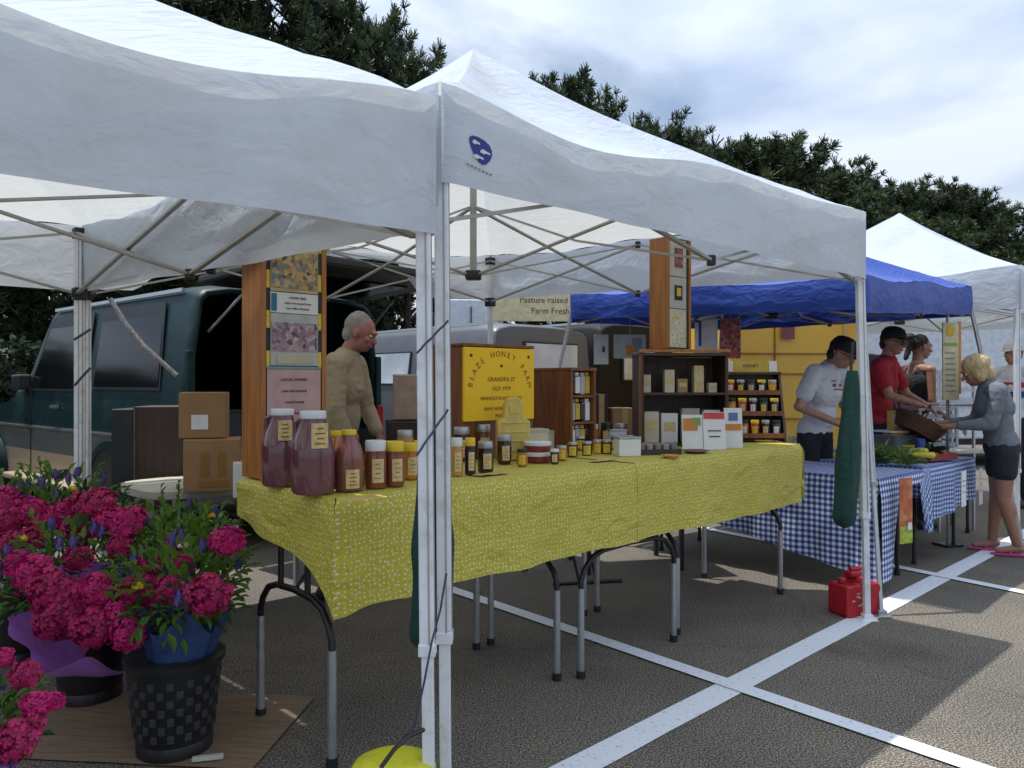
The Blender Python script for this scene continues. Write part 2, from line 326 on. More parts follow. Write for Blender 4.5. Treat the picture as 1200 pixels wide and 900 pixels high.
# ------------------------------------------------------------------ ground
def asphalt():
    m, nt, N, L = _nt('worn_asphalt'); out = N('ShaderNodeOutputMaterial'); b = N('ShaderNodeBsdfPrincipled'); tc = N('ShaderNodeTexCoord')
    n = N('ShaderNodeTexNoise'); n.inputs['Scale'].default_value = 140; n.inputs['Detail'].default_value = 3; n.inputs['Roughness'].default_value = .7; L(tc.outputs['Object'], n.inputs[0])
    r = N('ShaderNodeValToRGB'); e = r.color_ramp.elements; e[0].position = .40; e[0].color = (.030, .028, .026, 1); e[1].position = .62; e[1].color = (.37, .335, .285, 1)
    q = e.new(.5); q.color = (.112, .100, .086, 1); L(n.outputs['Fac'], r.inputs[0])
    n2 = N('ShaderNodeTexNoise'); n2.inputs['Scale'].default_value = 1.1; n2.inputs['Detail'].default_value = 8; n2.inputs['Roughness'].default_value = .65; L(tc.outputs['Object'], n2.inputs[0])
    r2 = N('ShaderNodeValToRGB'); r2.color_ramp.elements[0].position = .32; r2.color_ramp.elements[1].position = .7; r2.color_ramp.elements[0].color = (.72, .72, .72, 1); r2.color_ramp.elements[1].color = (1.15, 1.1, 1.02, 1); L(n2.outputs['Fac'], r2.inputs[0])
    mx = N('ShaderNodeMixRGB'); mx.blend_type = 'MULTIPLY'; mx.inputs[0].default_value = 1; L(r.outputs[0], mx.inputs[1]); L(r2.outputs[0], mx.inputs[2])
    nd = N('ShaderNodeTexNoise'); nd.inputs['Scale'].default_value = 2.5; nd.inputs['Detail'].default_value = 6; L(tc.outputs['Object'], nd.inputs[0]); mv = N('ShaderNodeMixRGB'); mv.inputs[0].default_value = .22; L(tc.outputs['Object'], mv.inputs[1]); L(nd.outputs['Color'], mv.inputs[2])
    vo = N('ShaderNodeTexVoronoi'); vo.feature = 'DISTANCE_TO_EDGE'; vo.inputs['Scale'].default_value = .55; L(mv.outputs[0], vo.inputs['Vector']); rc = N('ShaderNodeValToRGB'); rc.color_ramp.elements[0].position = .0; rc.color_ramp.elements[0].color = (.35, .35, .35, 1); rc.color_ramp.elements[1].position = .007; L(vo.outputs['Distance'], rc.inputs[0])
    ns = N('ShaderNodeTexNoise'); ns.inputs['Scale'].default_value = .8; ns.inputs['Detail'].default_value = 3; L(tc.outputs['Object'], ns.inputs[0]); rs = N('ShaderNodeValToRGB'); rs.color_ramp.elements[0].position = .60; rs.color_ramp.elements[1].position = .74; rs.color_ramp.elements[0].color = (1, 1, 1, 1); rs.color_ramp.elements[1].color = (.6, .58, .56, 1); L(ns.outputs['Fac'], rs.inputs[0])
    m2_ = N('ShaderNodeMixRGB'); m2_.blend_type = 'MULTIPLY'; m2_.inputs[0].default_value = .3; L(mx.outputs[0], m2_.inputs[1]); L(rc.outputs[0], m2_.inputs[2]); m3_ = N('ShaderNodeMixRGB'); m3_.blend_type = 'MULTIPLY'; m3_.inputs[0].default_value = 1; L(m2_.outputs[0], m3_.inputs[1]); L(rs.outputs[0], m3_.inputs[2]); L(m3_.outputs[0], b.inputs['Base Color'])
    b.inputs['Roughness'].default_value = .92; b.inputs['Specular IOR Level'].default_value = .25
    bp = N('ShaderNodeBump'); bp.inputs['Strength'].default_value = .3; bp.inputs['Distance'].default_value = .004; L(n.outputs['Fac'], bp.inputs['Height']); L(bp.outputs[0], b.inputs['Normal']); L(b.outputs[0], out.inputs[0]); return m
struct(MB().add([(-400, -60, 0), (400, -60, 0), (400, 900, 0), (-400, 900, 0)], [(0, 1, 2, 3)]).build('parking_lot', asphalt()))
def paint():
    m, nt, N, L = _nt('worn_line_paint'); out = N('ShaderNodeOutputMaterial'); b = N('ShaderNodeBsdfPrincipled'); tc = N('ShaderNodeTexCoord')
    n = N('ShaderNodeTexNoise'); n.inputs['Scale'].default_value = 60; n.inputs['Detail'].default_value = 5; n.inputs['Roughness'].default_value = .7; L(tc.outputs['Object'], n.inputs[0])
    r = N('ShaderNodeValToRGB'); r.color_ramp.elements[0].position = .31; r.color_ramp.elements[0].color = (.2, .2, .2, 1); r.color_ramp.elements[1].position = .42; r.color_ramp.elements[1].color = (.66, .69, .74, 1); L(n.outputs['Fac'], r.inputs[0]); L(r.outputs[0], b.inputs['Base Color']); b.inputs['Roughness'].default_value = .75
    bp = N('ShaderNodeBump'); bp.inputs['Strength'].default_value = .4; bp.inputs['Distance'].default_value = .004; L(n.outputs['Fac'], bp.inputs['Height']); L(bp.outputs[0], b.inputs['Normal']); L(b.outputs[0], out.inputs[0]); return m
pm = paint()
def line(name, p, q, w, z):
    d = (q-p).normalized(); n = Vector((-d.y, d.x, 0))*w/2; p = Vector((p.x, p.y, z)); q = Vector((q.x, q.y, z))
    K = 60; rnd = random.Random(int(w*1000)+K)
    def f(u, v):
        c = p.lerp(q, u); e = (.5+(.5 if v else -.5)*1)-.5
        return c+n*(2*e)*(1+rnd.uniform(-.025, .025))
    return struct(MB().grid(f, K, 1).build(name, pm))
a1, a2 = P(858, 805), P(1145, 655); dv = (a2-a1)
line('parking_line', a1-dv*1.2, a1+dv*4, .130, .004)
a1, a2 = P(530, 692), P(1140, 900); dv = a2-a1
line('parking_line', a1-dv*2.2, a1+dv*1.4, .092, .008)
a1, a2 = P(813, 617), P(1200, 695); dv = a2-a1
line('parking_line', a1-dv*2, a1+dv*1.6, .092, .008)

# ------------------------------------------------------------------ canopy tents
def build_tent(name, label, cor, ez, peak, vdrop, mat, sags, foot=None, frame_mat=post_white, hem=None, brk=True, legw=.042, seed=1, vis_truss=True, val_in=0.012, H=.34):
    """cor: FL, FR, BR, BL of the roof; ez their heights; sags[side] = (left, right) sag of the eave"""
    cen = sum((Vector((c[0], c[1], 0)) for c in cor), Vector())/4
    t = thing(name, label, 'canopy tent', cen)
    C = [Vector((c[0], c[1], 0))-cen for c in cor]
    def XY(u, v): return (C[0]*(1-u)*(1-v)+C[1]*u*(1-v)+C[2]*u*v+C[3]*(1-u)*v)
    def eave(side, s):              # s 0..1 along the side, sides F R B L in turn
        z0, z1 = ez[side], ez[(side+1) % 4]; z = z0+(z1-z0)*s
        sl, sr = sags[side]
        return z-(sl*sin(pi*(s*2)**.85)**2 if s < .5 else sr*sin(pi*s*2)**2)
    def side_uv(side, s): return [(s, 0), (1, s), (1-s, 1), (0, 1-s)][side]
    def roof(u, v):
        a, b = 2*u-1, 2*v-1; m = max(abs(a), abs(b), 1e-4)
        if abs(b) >= abs(a): side = 0 if b < 0 else 2; s = (a/m+1)/2; s = s if side == 0 else 1-s
        else: side = 1 if a > 0 else 3; s = (b/m+1)/2; s = s if side == 1 else 1-s
        E = eave(side, s); x = 1-m; q = min(abs(a), abs(b))/m
        z = E+(peak-E)*(x*(.80+.20*x*x))
        z -= .075*sin(pi*min(1, x*1.15))*(1-q**3)
        p = XY(u, v)
        z += .012*mnoise.noise(Vector((p.x*2.2+seed*9, p.y*2.2, 3)))*min(1, x*6+.3)+.006*sin(s*46+seed+3*x)*max(0, .45-x)*2
        return Vector((p.x, p.y, z))
    n = 56
    mb = MB()
    for side in range(4):            # four panels as triangular fans of strips
        def fn(i, j, side=side):
            m = j; a = (2*i-1)*m; b = -m
            k = [(a, b), (-b, a), (-a, -b), (b, -a)][side]
            return roof((k[0]+1)/2, (k[1]+1)/2)
        mb.grid(fn, 44, 30, lambda i, j: (i*3*j+side*7.3, j*1.6))
    o = mb.build('roof_fabric', mat, t, smooth=True)
    for side in range(4):
        (u0, v0), (u1, v1) = side_uv(side, 0), side_uv(side, 1)
        p0, p1 = XY(u0, v0), XY(u1, v1); d = (p1-p0).normalized(); nrm = Vector((d.y, -d.x, 0))
        def vf(i, j, side=side, p0=p0, p1=p1, nrm=nrm):
            p = p0.lerp(p1, i); z = eave(side, i)
            dr = vdrop[side] if not (hem and hem.get(side)) else hem[side](i)
            zb = ez[side]+(ez[(side+1) % 4]-ez[side])*i-dr
            dp = z-zb
            wv = (.012*sin(i*9.5+seed*2+side)*sin(pi*i)+.006*sin(i*27+seed)+.012*mnoise.noise(Vector((i*6, j*2.5, seed+side*3))))*j
            off = val_in+.02*sin(pi*j)*.4+wv*.8
            if i in (0.0, 1.0): off = val_in*.5
            zz = z-dp*j+.003*sin(i*33+seed)*j*sin(pi*i)
            return Vector((p.x, p.y, zz))+nrm*off
        vo = MB().grid(vf, 64, 10, lambda i, j: (i*3, j*.37*.5)).build('valance', mat, t, smooth=True)
        if side == 0: t_vf = vf
    # legs and trusses
    ft = foot or cor
    for k in range(4):
        fp = Vector((ft[k][0], ft[k][1], 0))-cen; tp = C[k].copy(); inn = (-C[k]).normalized()*.035
        tp = tp+inn; fp = fp+inn if (not foot or brk) else fp
        zt = ez[k]-.03; up = lambda z: fp.lerp(tp, z/zt)+Vector((0, 0, z))
        split = .60 if brk else .75
        mb = MB().bar(up(split), up(zt), legw, legw)
        R = (up(zt)-up(0)).normalized()
        lg = mb.build('leg', frame_mat, t, bevel=.004)
        gr = MB()
        for s in (-1, 1): gr.bar(up(split+.01)+A*s*legw*.24-B*legw*.505, up(zt-.05)+A*s*legw*.24-B*legw*.505, .0025, .004)
        gr.build('groove', greyp, lg)
        MB().bar(up(0.012), up(split+.1), legw*.78, legw*.78).build('inner_tube', frame_mat, lg, bevel=.003)
        MB().box(up(0.006), (.09, .09, .008)).box(up(0.02), (.05, .05, .03)).build('foot_plate', frame_mat, lg, bevel=.002)
        MB().box(up(split), (legw*1.15, legw*1.15, .035)).build('collar', frame_mat, lg, bevel=.003)
        if brk and k >= 2:
            MB().box(up(zt-.02), (legw*1.5, legw*1.5, .06), Matrix.Rotation(TH, 3, 'Z')).build('top_bracket', blackp, lg, bevel=.006)
            MB().box(up(zt-.36), (legw*1.6, legw*1.6, .07), Matrix.Rotation(TH, 3, 'Z')).box(up(zt-.36)+inn.normalized()*.03, (.05, .02, .04), Matrix.Rotation(TH, 3, 'Z')).build('slider_bracket', blackp, lg, bevel=.006)
    if vis_truss:
        inn = [(-c).normalized()*.06 for c in C]
        mids = []
        for k in range(4):
            p, q = C[k]+inn[k], C[(k+1) % 4]+inn[(k+1) % 4]; mid = (p+q)/2; z0, z1 = ez[k]-.05, ez[(k+1) % 4]-.05; zm = (z0+z1)/2; mids.append((mid, zm))
            V = lambda v, z: Vector((v.x, v.y, z))
            MB().bar(V(p, z0), V(mid, zm-H), .022, .012).build('truss_bar', greyp, t)
            MB().bar(V(p, z0-H), V(mid, zm), .022, .012).build('truss_bar', greyp, t)
            MB().bar(V(mid, zm), V(q, z1-H), .022, .012).build('truss_bar', greyp, t)
            MB().bar(V(mid, zm-H), V(q, z1), .022, .012).build('truss_bar', greyp, t)
            [MB().box(V(mid, z_), (.035, .035, .045)).build('truss_joint', blackp, t, bevel=.006) for z_ in (zm, zm-H)]
        zc = sum(ez)/4-H
        for mid, zm in mids:
            MB().bar(V(mid, zm), V(mid*.02, zc), .02, .011).build('roof_arm', greyp, t)
            MB().bar(V(mid, zm-H), V(mid*.5, zm-.16), .02, .011).bar(V(mid*.5, zm-.16), V(mid*.02, zc+.38), .02, .011).build('roof_arm', greyp, t)
        MB().tube([(0, 0, zc), (0, 0, peak-.04)], .02, 10).build('centre_pole', greyp, t, smooth=True)
        MB().box((0, 0, zc), (.09, .09, .05)).build('centre_hub', blackp, t, bevel=.01)
        MB().ell((0, 0, peak-.10), (.05, .05, .04)).build('peak_cap', blackp, t, smooth=True)
    return t, t_vf, eave
v2 = lambda v: (v.x, v.y)
T2 = [(-.210, 2.239), (1.99, 4.33), (-.18, 6.40), (-2.475, 4.40)]; T2f = [(-.195, 2.239), (2.06, 4.38), (-.18, 6.40), (-2.475, 4.40)]
e2 = [2.226, 2.313, 2.41, 2.25]
lift = lambda s: .36-.27*(1 if .3 < s < .80 else 0)*1.0 - (0 if not (.22 < s < .3 or .80 <= s < .9) else .27*((s-.22)/.08 if s < .3 else (.9-s)/.1))
tent2, vf2, ev2 = build_tent('canopy_tent', 'white canopy tent with a blue shield emblem over the yellow honey table', T2, e2, 3.24, [.345, .36, .36, .36], white_canopy,
    [(.075, .02), (.03, .03), (.04, .04), (.03, .05)], foot=T2f, hem={0: lambda s: .29+.085*s, 2: lift}, seed=2)
T1 = [(-2.49, .06), (-.218, 2.17), (-2.43, 4.35), (-4.69, 2.21)]; T1f = [(-2.49, .06), (-.198, 2.17), (-2.43, 4.35), (-4.69, 2.21)]
e1 = [2.10, 2.155, 2.24, 2.24]
tent1, vf1, ev1 = build_tent('canopy_tent', 'white canopy tent nearest the camera, above the bunches of flowers', T1, e1, 3.12, [.385, .37, .37, .37], white_canopy,
    [(.05, .09), (.03, .03), (.03, .03), (.03, .03)], foot=T1f, hem={0: lambda s: .385 if s > .9 else .41-.03*s}, seed=5)
T3f = [P(1033, 722), None, None, None]; f0 = Vector((2.14, 4.45, 0)); S = 3.0
ft = [f0, f0+A*S, f0+A*S+B*S, f0+B*S]; i_ = .30
tp3 = [Vector((2.195, 4.80, 0)), f0+A*(S-i_)+B*i_, f0+A*(S-i_)+B*(S-i_), f0+A*i_+B*(S-i_)]
tent3, vf3, ev3 = build_tent('canopy_tent', 'blue canopy tent with slanted legs over the gingham table', [v2(p) for p in tp3], [2.03, 2.17, 2.16, 2.12], 2.74, [.24, .25, .24, .22], blue_canopy,
    [(.03, .03)]*4, foot=[v2(p) for p in ft], frame_mat=steel, brk=False, legw=.028, seed=8, H=.20)
g0 = Vector((4.33, 6.55, 0)); S = 3.05
T4 = [g0, g0+A*S, g0+A*S+B*S, g0+B*S]
tent4, vf4, ev4 = build_tent('canopy_tent', 'white canopy tent standing behind the blue one at the right edge', [v2(p) for p in T4], [2.36, 2.36, 2.4, 2.4], 3.28, [.37]*4, white_canopy,
    [(.05, .03), (.03, .03), (.03, .03), (.05, .05)], seed=11)

# emblem on the front valance of the honey tent: built on the valance's own surface
navy = M('navy_print', (.012, .03, .19), .6, 0, .25, 30, 0)
emb_w = M('white_print', (.62, .64, .66), .6, 0, .05, bump=0)
grey_ink = M('grey_print', (.25, .25, .24), .7, 0, .3, 80, 0)
def on_val(s0, s1, j0, j1, shape, name, mat, lift, parent, n=24):
    cen = (vf2(.5, .5)); mb = MB(); cs = (s0+s1)/2; cj = (j0+j1)/2
    c = vf2(cs, cj); off = -B*lift
    ring = [vf2(cs+(s1-s0)/2*x, cj+(j1-j0)/2*y)+off for x, y in shape]
    mb.add([c+off]+ring, [(0, k+1, (k+1) % len(ring)+1) for k in range(len(ring))]); return mb.build(name, mat, parent)
shield = [(-.95, -.75), (-.7, -.95), (-.2, -1), (.3, -.92), (.75, -.7), (.97, -.3), (.97, .1), (.8, .5), (.5, .85), (.15, 1), (-.2, .85), (-.5, .55), (-.75, .2), (-.92, -.2), (-1, -.5)]
emb = on_val(.030, .062, .45, .735, shield, 'emblem', navy, .002, tent2)
sw = [(-.9, -.6), (-.3, -1), (.2, -.6), (1, -.4), (1.1, .45), (.2, .35), (-.2, .9), (-1.1, .6)]
on_val(.0345, .044, .495, .548, sw, 'emblem_stroke', emb_w, .0035, emb)
on_val(.045, .058, .567, .62, sw, 'emblem_stroke', emb_w, .0035, emb)
on_val(.036, .049, .643, .693, sw, 'emblem_stroke', emb_w, .0035, emb)
for k in range(7):
    s = .027+k*.0052; on_val(s, s+.0036, .765+.006*k, .787+.006*k, [(-1, -1), (1, -1), (1, 1), (-1, 1)], 'print_mark', grey_ink, .004, emb)
# ------------------------------------------------------------------ honey stall tables
ZT = .965; C0 = Vector((-.573, 2.58, 0))
def W(t, n, z=0.0): return C0+A*t+B*n+Vector((0, 0, z))
def leg_pair(root, t0, t1, z, name='leg', span=None, axis=1):
    """folding wishbone leg: local x = t0 fixed, spans y"""
    for yy in t1:
        mb = MB(); 
def folding_table(label, t, n, L_, W_, group='folding tables under the yellow cloths', rz=TH, z=ZT-.006, ext=True, m=.10, inx=.06):
    r = thing('folding_table', label, 'folding table', W(t, n), rz, group)
    MB().box((L_/2, W_/2, z-.02), (L_, W_, .04)).build('tabletop', M('grey_table_top', (.45, .43, .40), .6), r, bevel=.008)
    for sx in (inx, L_-inx):
        mb = MB(); pts = [(sx, W_*m, .38), (sx, W_*m, .44), (sx, W_*(m+.03), .49), (sx, W_*(m+.10), .54), (sx, W_*(m+.2), .562), (sx, W_*.5, .57), (sx, W_*(.8-m), .562), (sx, W_*(.9-m), .54), (sx, W_*(.97-m), .49), (sx, W_*(1-m), .44), (sx, W_*(1-m), .38)]
        mb.tube(pts, .013, 10)
        for k in (.35, .65): mb.tube([(sx, W_*k, .56), (sx, W_*k, z-.04)], .012, 8)
        mb.tube([(sx, W_*.5, .56), (sx+(.28 if sx < L_/2 else -.28), W_*.5, z-.04)], .007, 6)
        lg = mb.build('leg_frame', black_metal, r, smooth=True)
        for k in (m, 1-m):
            l2 = MB().tube([(sx, W_*k, .02), (sx, W_*k, .41)], .0165, 12).build('leg_extension', steel, lg, smooth=True)
            MB().tube([(sx, W_*k, 0), (sx, W_*k, .035)], .021, 10).build('foot_cap', blackp, l2)
    return r
ta = folding_table('folding table holding the honey jugs, at the left end of the yellow cloth', -.02, .06, 1.27, .70)
# centre table is turned end-on, its leg frame faces the aisle
tb = folding_table('folding table turned end-on between the other two tables under the yellow cloth', 2.04, .012, .74, .775, rz=TH+pi/2, m=.03, z=ZT-.012)
tcb = folding_table('folding table at the right end of the yellow cloth, under the display cases', 2.07, .06, 1.26, .70)

def tablecloth(name, label, t0, t1, depth, drops, mat, cat='tablecloth', base=W, z=ZT, seed=0, group=None, corner=None, back=True):
    """drops = (front, right, left) hem functions of position"""
    root = base(t0, 0); mb = MB(); Lx = t1-t0; Wd = depth
    df, dr, dl = drops; K = 80
    def loc(x, y, zz): return Vector((x, y, zz))
    # top
    mb.grid(lambda i, j: loc(Lx*i, Wd*j, z+.0015*mnoise.noise(Vector((i*9, j*5, seed)))), K, 14, lambda i, j: (Lx*i, Wd*j))
    def front(i, j):
        d = df(i); ed = 1-math.exp(-i*Lx/.06); wv = (.009*sin(i*Lx*9+seed)+.008*sin(i*Lx*21+seed*3)+.012*mnoise.noise(Vector((i*Lx*4, j*1.5, seed))))*j*ed
        cr = .02*math.exp(-((i*Lx-.26)/.03)**2)*j if seed == 1 else 0
        return loc(Lx*i-(.024*sin(min(1, j*6)*pi/2)*math.exp(-i*Lx/.012) if dl else 0), -.004-.02*sin(min(1, j*6)*pi/2)-wv-cr, z-d*j*(1)+.002)
    mb.grid(front, K*2, 12, lambda i, j: (Lx*i, -df(i)*j))
    def side(x, dfun, sgn, s=1):
        def f(i, j):
            d = dfun(i); wv = (.012*sin(i*Wd*14+seed)+.012*mnoise.noise(Vector((i*4, j*1.5, seed+5))))*j*(1-math.exp(-i*Wd/.06))
            return loc(x+sgn*(.004+.02*sin(min(1, j*6)*pi/2)+wv), -.0245*(1-i)*sin(min(1, j*6)*pi/2)+Wd*i, z-d*j+.002)
        mb.grid(f, 30, 12, lambda i, j: (x+sgn*dfun(i)*j, Wd*i))
    if dl: side(0, dl, -1)
    if dr: side(Lx, dr, 1)
    o = mb.build(name, mat, None, smooth=True, loc=root, rot=(0, 0, TH)); tag(o, label, cat, group); return o
sm = lambda x: max(0, min(1, x))
tablecloth('tablecloth', 'dotted yellow cloth under the honey jugs, hanging to a point at its left corner', -.02, 1.60, .74,
    (lambda i: .368+.004*sin(i*14)+.03*math.exp(-(i/.05)**2), None, lambda i: .15+.13*(1-i)+.125*math.exp(-i/.07)), dots, seed=1)
o = tablecloth('tablecloth', 'dotted yellow cloth under the display cases, its right hem beside the gingham table', 1.585, 3.26, .82,
    (lambda i: .37-.005*sin(i*9), lambda i: .34-.1*i, None), dots, seed=3, z=ZT+.004)

# ------------------------------------------------------------------ honey containers
def jar(name, label, loc, r, h, honey, lid, lidr=.85, lidh=.2, lab=None, labr=None, cat='jar', group='honey jars on the yellow table', shoulder=.78, neck=.6, handle=False, az=None, sq=1.0):
    t = thing(name, label, cat, loc, 0, group)
    hb = h*(1-lidh); nr = r*neck if neck else r*.9
    prof = [(r*.90, 0), (r, .012), (r, hb*shoulder*.85), (r*.97, hb*shoulder*.93), ((r+nr)*.52, hb*(shoulder+.12)), (nr, hb*.985), (nr, hb)]
    MB().lathe(prof, (0, 0, 0), 22).build('honey_body', honey, t, smooth=True)
    MB().lathe([(r*lidr*.97, hb-.004), (r*lidr, hb), (r*lidr, h-.003), (r*lidr*.95, h)], (0, 0, 0), 22).build('lid', lid, t, smooth=True)
    if handle:
        MB().tube([(r*.55, 0, hb*.98), (r*1.1, 0, hb*.93), (r*1.12, 0, hb*.72), (r*.92, 0, hb*.64)], .011, 8).build('handle', honey, t, smooth=True, rot=(0, 0, 2.6))
    if lab:
        z0, z1, wid = lab; az = az if az is not None else math.atan2(-loc[1], -loc[0]); rr = r+.0015
        mb = MB(); mb.grid(lambda i, j: (rr*cos(az+(i-.5)*wid/rr), rr*sin(az+(i-.5)*wid/rr), h*(z0+(z1-z0)*j)), 8, 2)
        lb = mb.build('label', labr or labelm, t)
        mb = MB(); rr2 = rr+.001
        for q in range(4):
            zc = z0+(z1-z0)*(.8-.2*q); ww = wid*(.6 if q % 2 else .4); mb.grid(lambda i, j: (rr2*cos(az+(i-.5)*ww/rr2), rr2*sin(az+(i-.5)*ww/rr2), h*(zc-.012+.018*j)), 6, 1)
        mb.build('label_print', ink_b, lb)
    return t
def at(px, py, z=ZT+.004): p = P(px, py, z); return Vector((p.x, p.y, z))
def wid(px, y): return px*y/F/2
# big jugs
GJ = 'large honey jugs'
jar('honey_jug', 'dark honey jug with white cap, farther of the two biggest, against the pink poster', at(331, 568), wid(47, 2.91), .285, h_purple, lid_w, .56, .07, (.60, .86, .05), cat='jug', group=GJ, shoulder=.62, neck=.5, handle=True, az=-1.15)
jar('honey_jug', 'largest dark honey jug with white cap and a tan label high on its right shoulder', at(367, 577.5), wid(50, 2.69), .285, h_purple, lid_w, .60, .08, (.56, .86, .06), cat='jug', group=GJ, shoulder=.64, neck=.55, handle=True, az=-1.0)
jar('honey_jug', 'reddish half-size honey jug with yellow cap and tan label, right of the two biggest jugs', at(409, 574), wid(35, 2.76), .215, M('red_brown_honey', (.22, .07, .05), .12, coat=.5, bump=0), lid_y, .5, .08, (.05, .36, .05), cat='jug', group=GJ, shoulder=.68, neck=.5, az=-1.1)
jar('honey_jug', 'amber honey jug with yellow cap mostly hidden behind the reddish jug', at(394, 566), wid(26, 3.0), .20, h_amber, lid_y, .5, .09, cat='jug', group=GJ, shoulder=.68, neck=.5)
JS = [ # px, base py, width px, height px, honey, lid, label words, name
 (440, 571, 26, 55, h_brown, lid_w, 'brown honey jar with white lid, just right of the half-size jug'),
 (463, 569, 23, 52, h_brown, lid_y, 'brown honey jar with yellow lid, second right of the half-size jug'),
 (481, 561, 21, 42, h_amber, lid_y, 'amber honey jar with yellow lid, touching the left edge of the tent posts'),
 (535, 557, 15, 44, h_gold, lid_w, 'pale golden jar with white lid, first to the right of the tent posts'),
 (551, 556, 13, 43, M('blue_black_jam', (.012, .012, .04), .15, coat=.5, bump=0), lid_y, 'blue-black jar with yellow lid, second to the right of the tent posts'),
 (569, 553, 19, 36, h_dark, lid_g, 'dark brown jar with grey lid, third to the right of the tent posts'),
 (591, 543, 17, 34, h_dark, lid_g, 'blackish jar with a tall tan label, left of the flat round tins'),
 (453, 557, 18, 40, h_brown, lid_y, 'brown jar with yellow lid peeking between the two brown jars'),
 (475, 544, 20, 40, h_gold, lid_g, 'jar with grey lid behind the amber jar left of the posts'),
 (541, 540, 20, 40, h_dark, lid_g, 'dark jar with grey lid in the back row under the yellow board'),
 (566, 537, 20, 40, h_brown, lid_g, 'brown jar with grey lid in the back row under the yellow board'),
 (491, 556, 14, 40, h_gold, lid_y, 'golden jar with yellow lid half hidden by the tent post'),
]
for i, (px, py, wp, hp, ho, ld, lb) in enumerate(JS):
    p = at(px, py); y = p.y
    jar('honey_jar', lb, p, wid(wp, y), hp*y/F, ho, ld, .92, .2, (.12, .62, wid(wp, y)*1.1), shoulder=.85, neck=.85, az=math.atan2(-p.y, -p.x)+.25)
CN = [(658, 539, 13), (671, 535, 12), (688, 534, 12), (700, 532, 11), (711, 532, 12), (728, 532, 13), (745, 531, 13), (680, 528, 12), (721, 527, 11), (737, 527, 11)]
ords = ['first', 'second', 'third', 'fourth', 'fifth', 'sixth', 'seventh']
for i, (px, py, wp) in enumerate(CN):
    p = at(px, py); y = p.y
    lb = f'small dark jar with yellow label, {ords[i]} from the left in the low front row' if i < 7 else ['small jar with yellow label tucked behind the second and third low jars', 'small jar with yellow label tucked behind the fifth low jar', 'small jar with yellow label at the back right of the low row'][i-7]
    jar('candle_jar', lb, p, wid(wp, y), 17*y/F, h_dark if i % 3 else h_amber, lid_g, .95, .2, (.1, .72, wid(wp, y)*1.5), labely, shoulder=.9, neck=.9, group='small jars with yellow labels')
MORE = [(483, 546, 13, 24), (523, 540, 12, 26), (557, 531, 15, 26), (583, 528, 14, 22), (597, 526, 13, 20), (660, 524, 15, 25), (677, 523, 15, 27), (694, 522, 15, 25), (711, 522, 15, 27), (728, 521, 15, 25), (650, 543, 11, 17), (612, 546, 13, 20)]
MW = ['just left of the tent posts behind the taller jars', 'just right of the tent posts at the back', 'behind the blue-black jar', 'behind the blackish jar with the tall label', 'left of the wax block', 'farthest left in the rear low row', 'second in the rear low row', 'third in the rear low row', 'fourth in the rear low row', 'farthest right in the rear low row', 'touching the right side of the round tins', 'touching the left side of the round tins']
for i, (px, py, wp, hp) in enumerate(MORE):
    p = at(px, py); y = p.y; jar('honey_jar', 'small dark jar with '+['grey', 'white', 'black'][i % 3]+' lid, '+MW[i], p, wid(wp, y), hp*y/F, [h_dark, h_brown, h_dark, h_amber][i % 4], [lid_g, lid_w, blackp][i % 3], .93, .2, (.12, .65, wid(wp, y)*1.2), [labelm, labely][i % 2], shoulder=.88, neck=.88)
# stacked flat tins
for k in range(2):
    p = at(630, 541); y = p.y; z = p.z+k*.05
    t = thing('round_tin', ['flat round red tin with white lid, lower of the stacked pair', 'flat round red tin with white lid, upper of the stacked pair'][k], 'tin', (p.x, p.y, z), 0, 'stacked round tins')
    MB().lathe([(.062, 0), (.064, .004), (.064, .031)], n=28).build('tin_body', M('dark_red_tin', (.20, .03, .022), .4), t, smooth=True)
    MB().lathe([(.067, .030), (.068, .032), (.068, .046), (.064, .049)], n=28).build('lid', lid_w, t, smooth=True)

# ------------------------------------------------------------------ cases and boards
def panelbox(mb, x0, x1, y0, y1, z0, z1): return mb.box(((x0+x1)/2, (y0+y1)/2, (z0+z1)/2), (x1-x0, y1-y0, z1-z0))
y_dis = M('photo_yellow', (.55, .38, .06), .5, bump=0)
ph1 = photo_mat('photo_hive', [(.05, .05, .06), (.42, .27, .09), (.55, .40, .16), (.15, .2, .26), (.35, .22, .12)], 55, 1)
ph2 = photo_mat('photo_meadow', [(.07, .04, .07), (.34, .22, .26), (.5, .42, .42), (.22, .12, .16), (.4, .3, .3)], 60, 2)
ph3 = photo_mat('photo_flower', [(.5, .5, .46), (.62, .6, .5), (.5, .42, .08), (.66, .66, .62)], 70, 3)
ph4 = photo_mat('photo_dark', [(.02, .02, .02), (.5, .06, .05), (.08, .05, .04), (.4, .2, .18)], 50, 4)
def lines_on(parent, cx, z, y, n, w0, dz=.02, sz=.011, mat=ink, words=None):
    objs = []
    for k in range(n): objs.append(lettering(words[k % len(words)], sz, mat, parent, (cx, y, z-k*dz)))
    return merge_text(objs, 'printed_text')
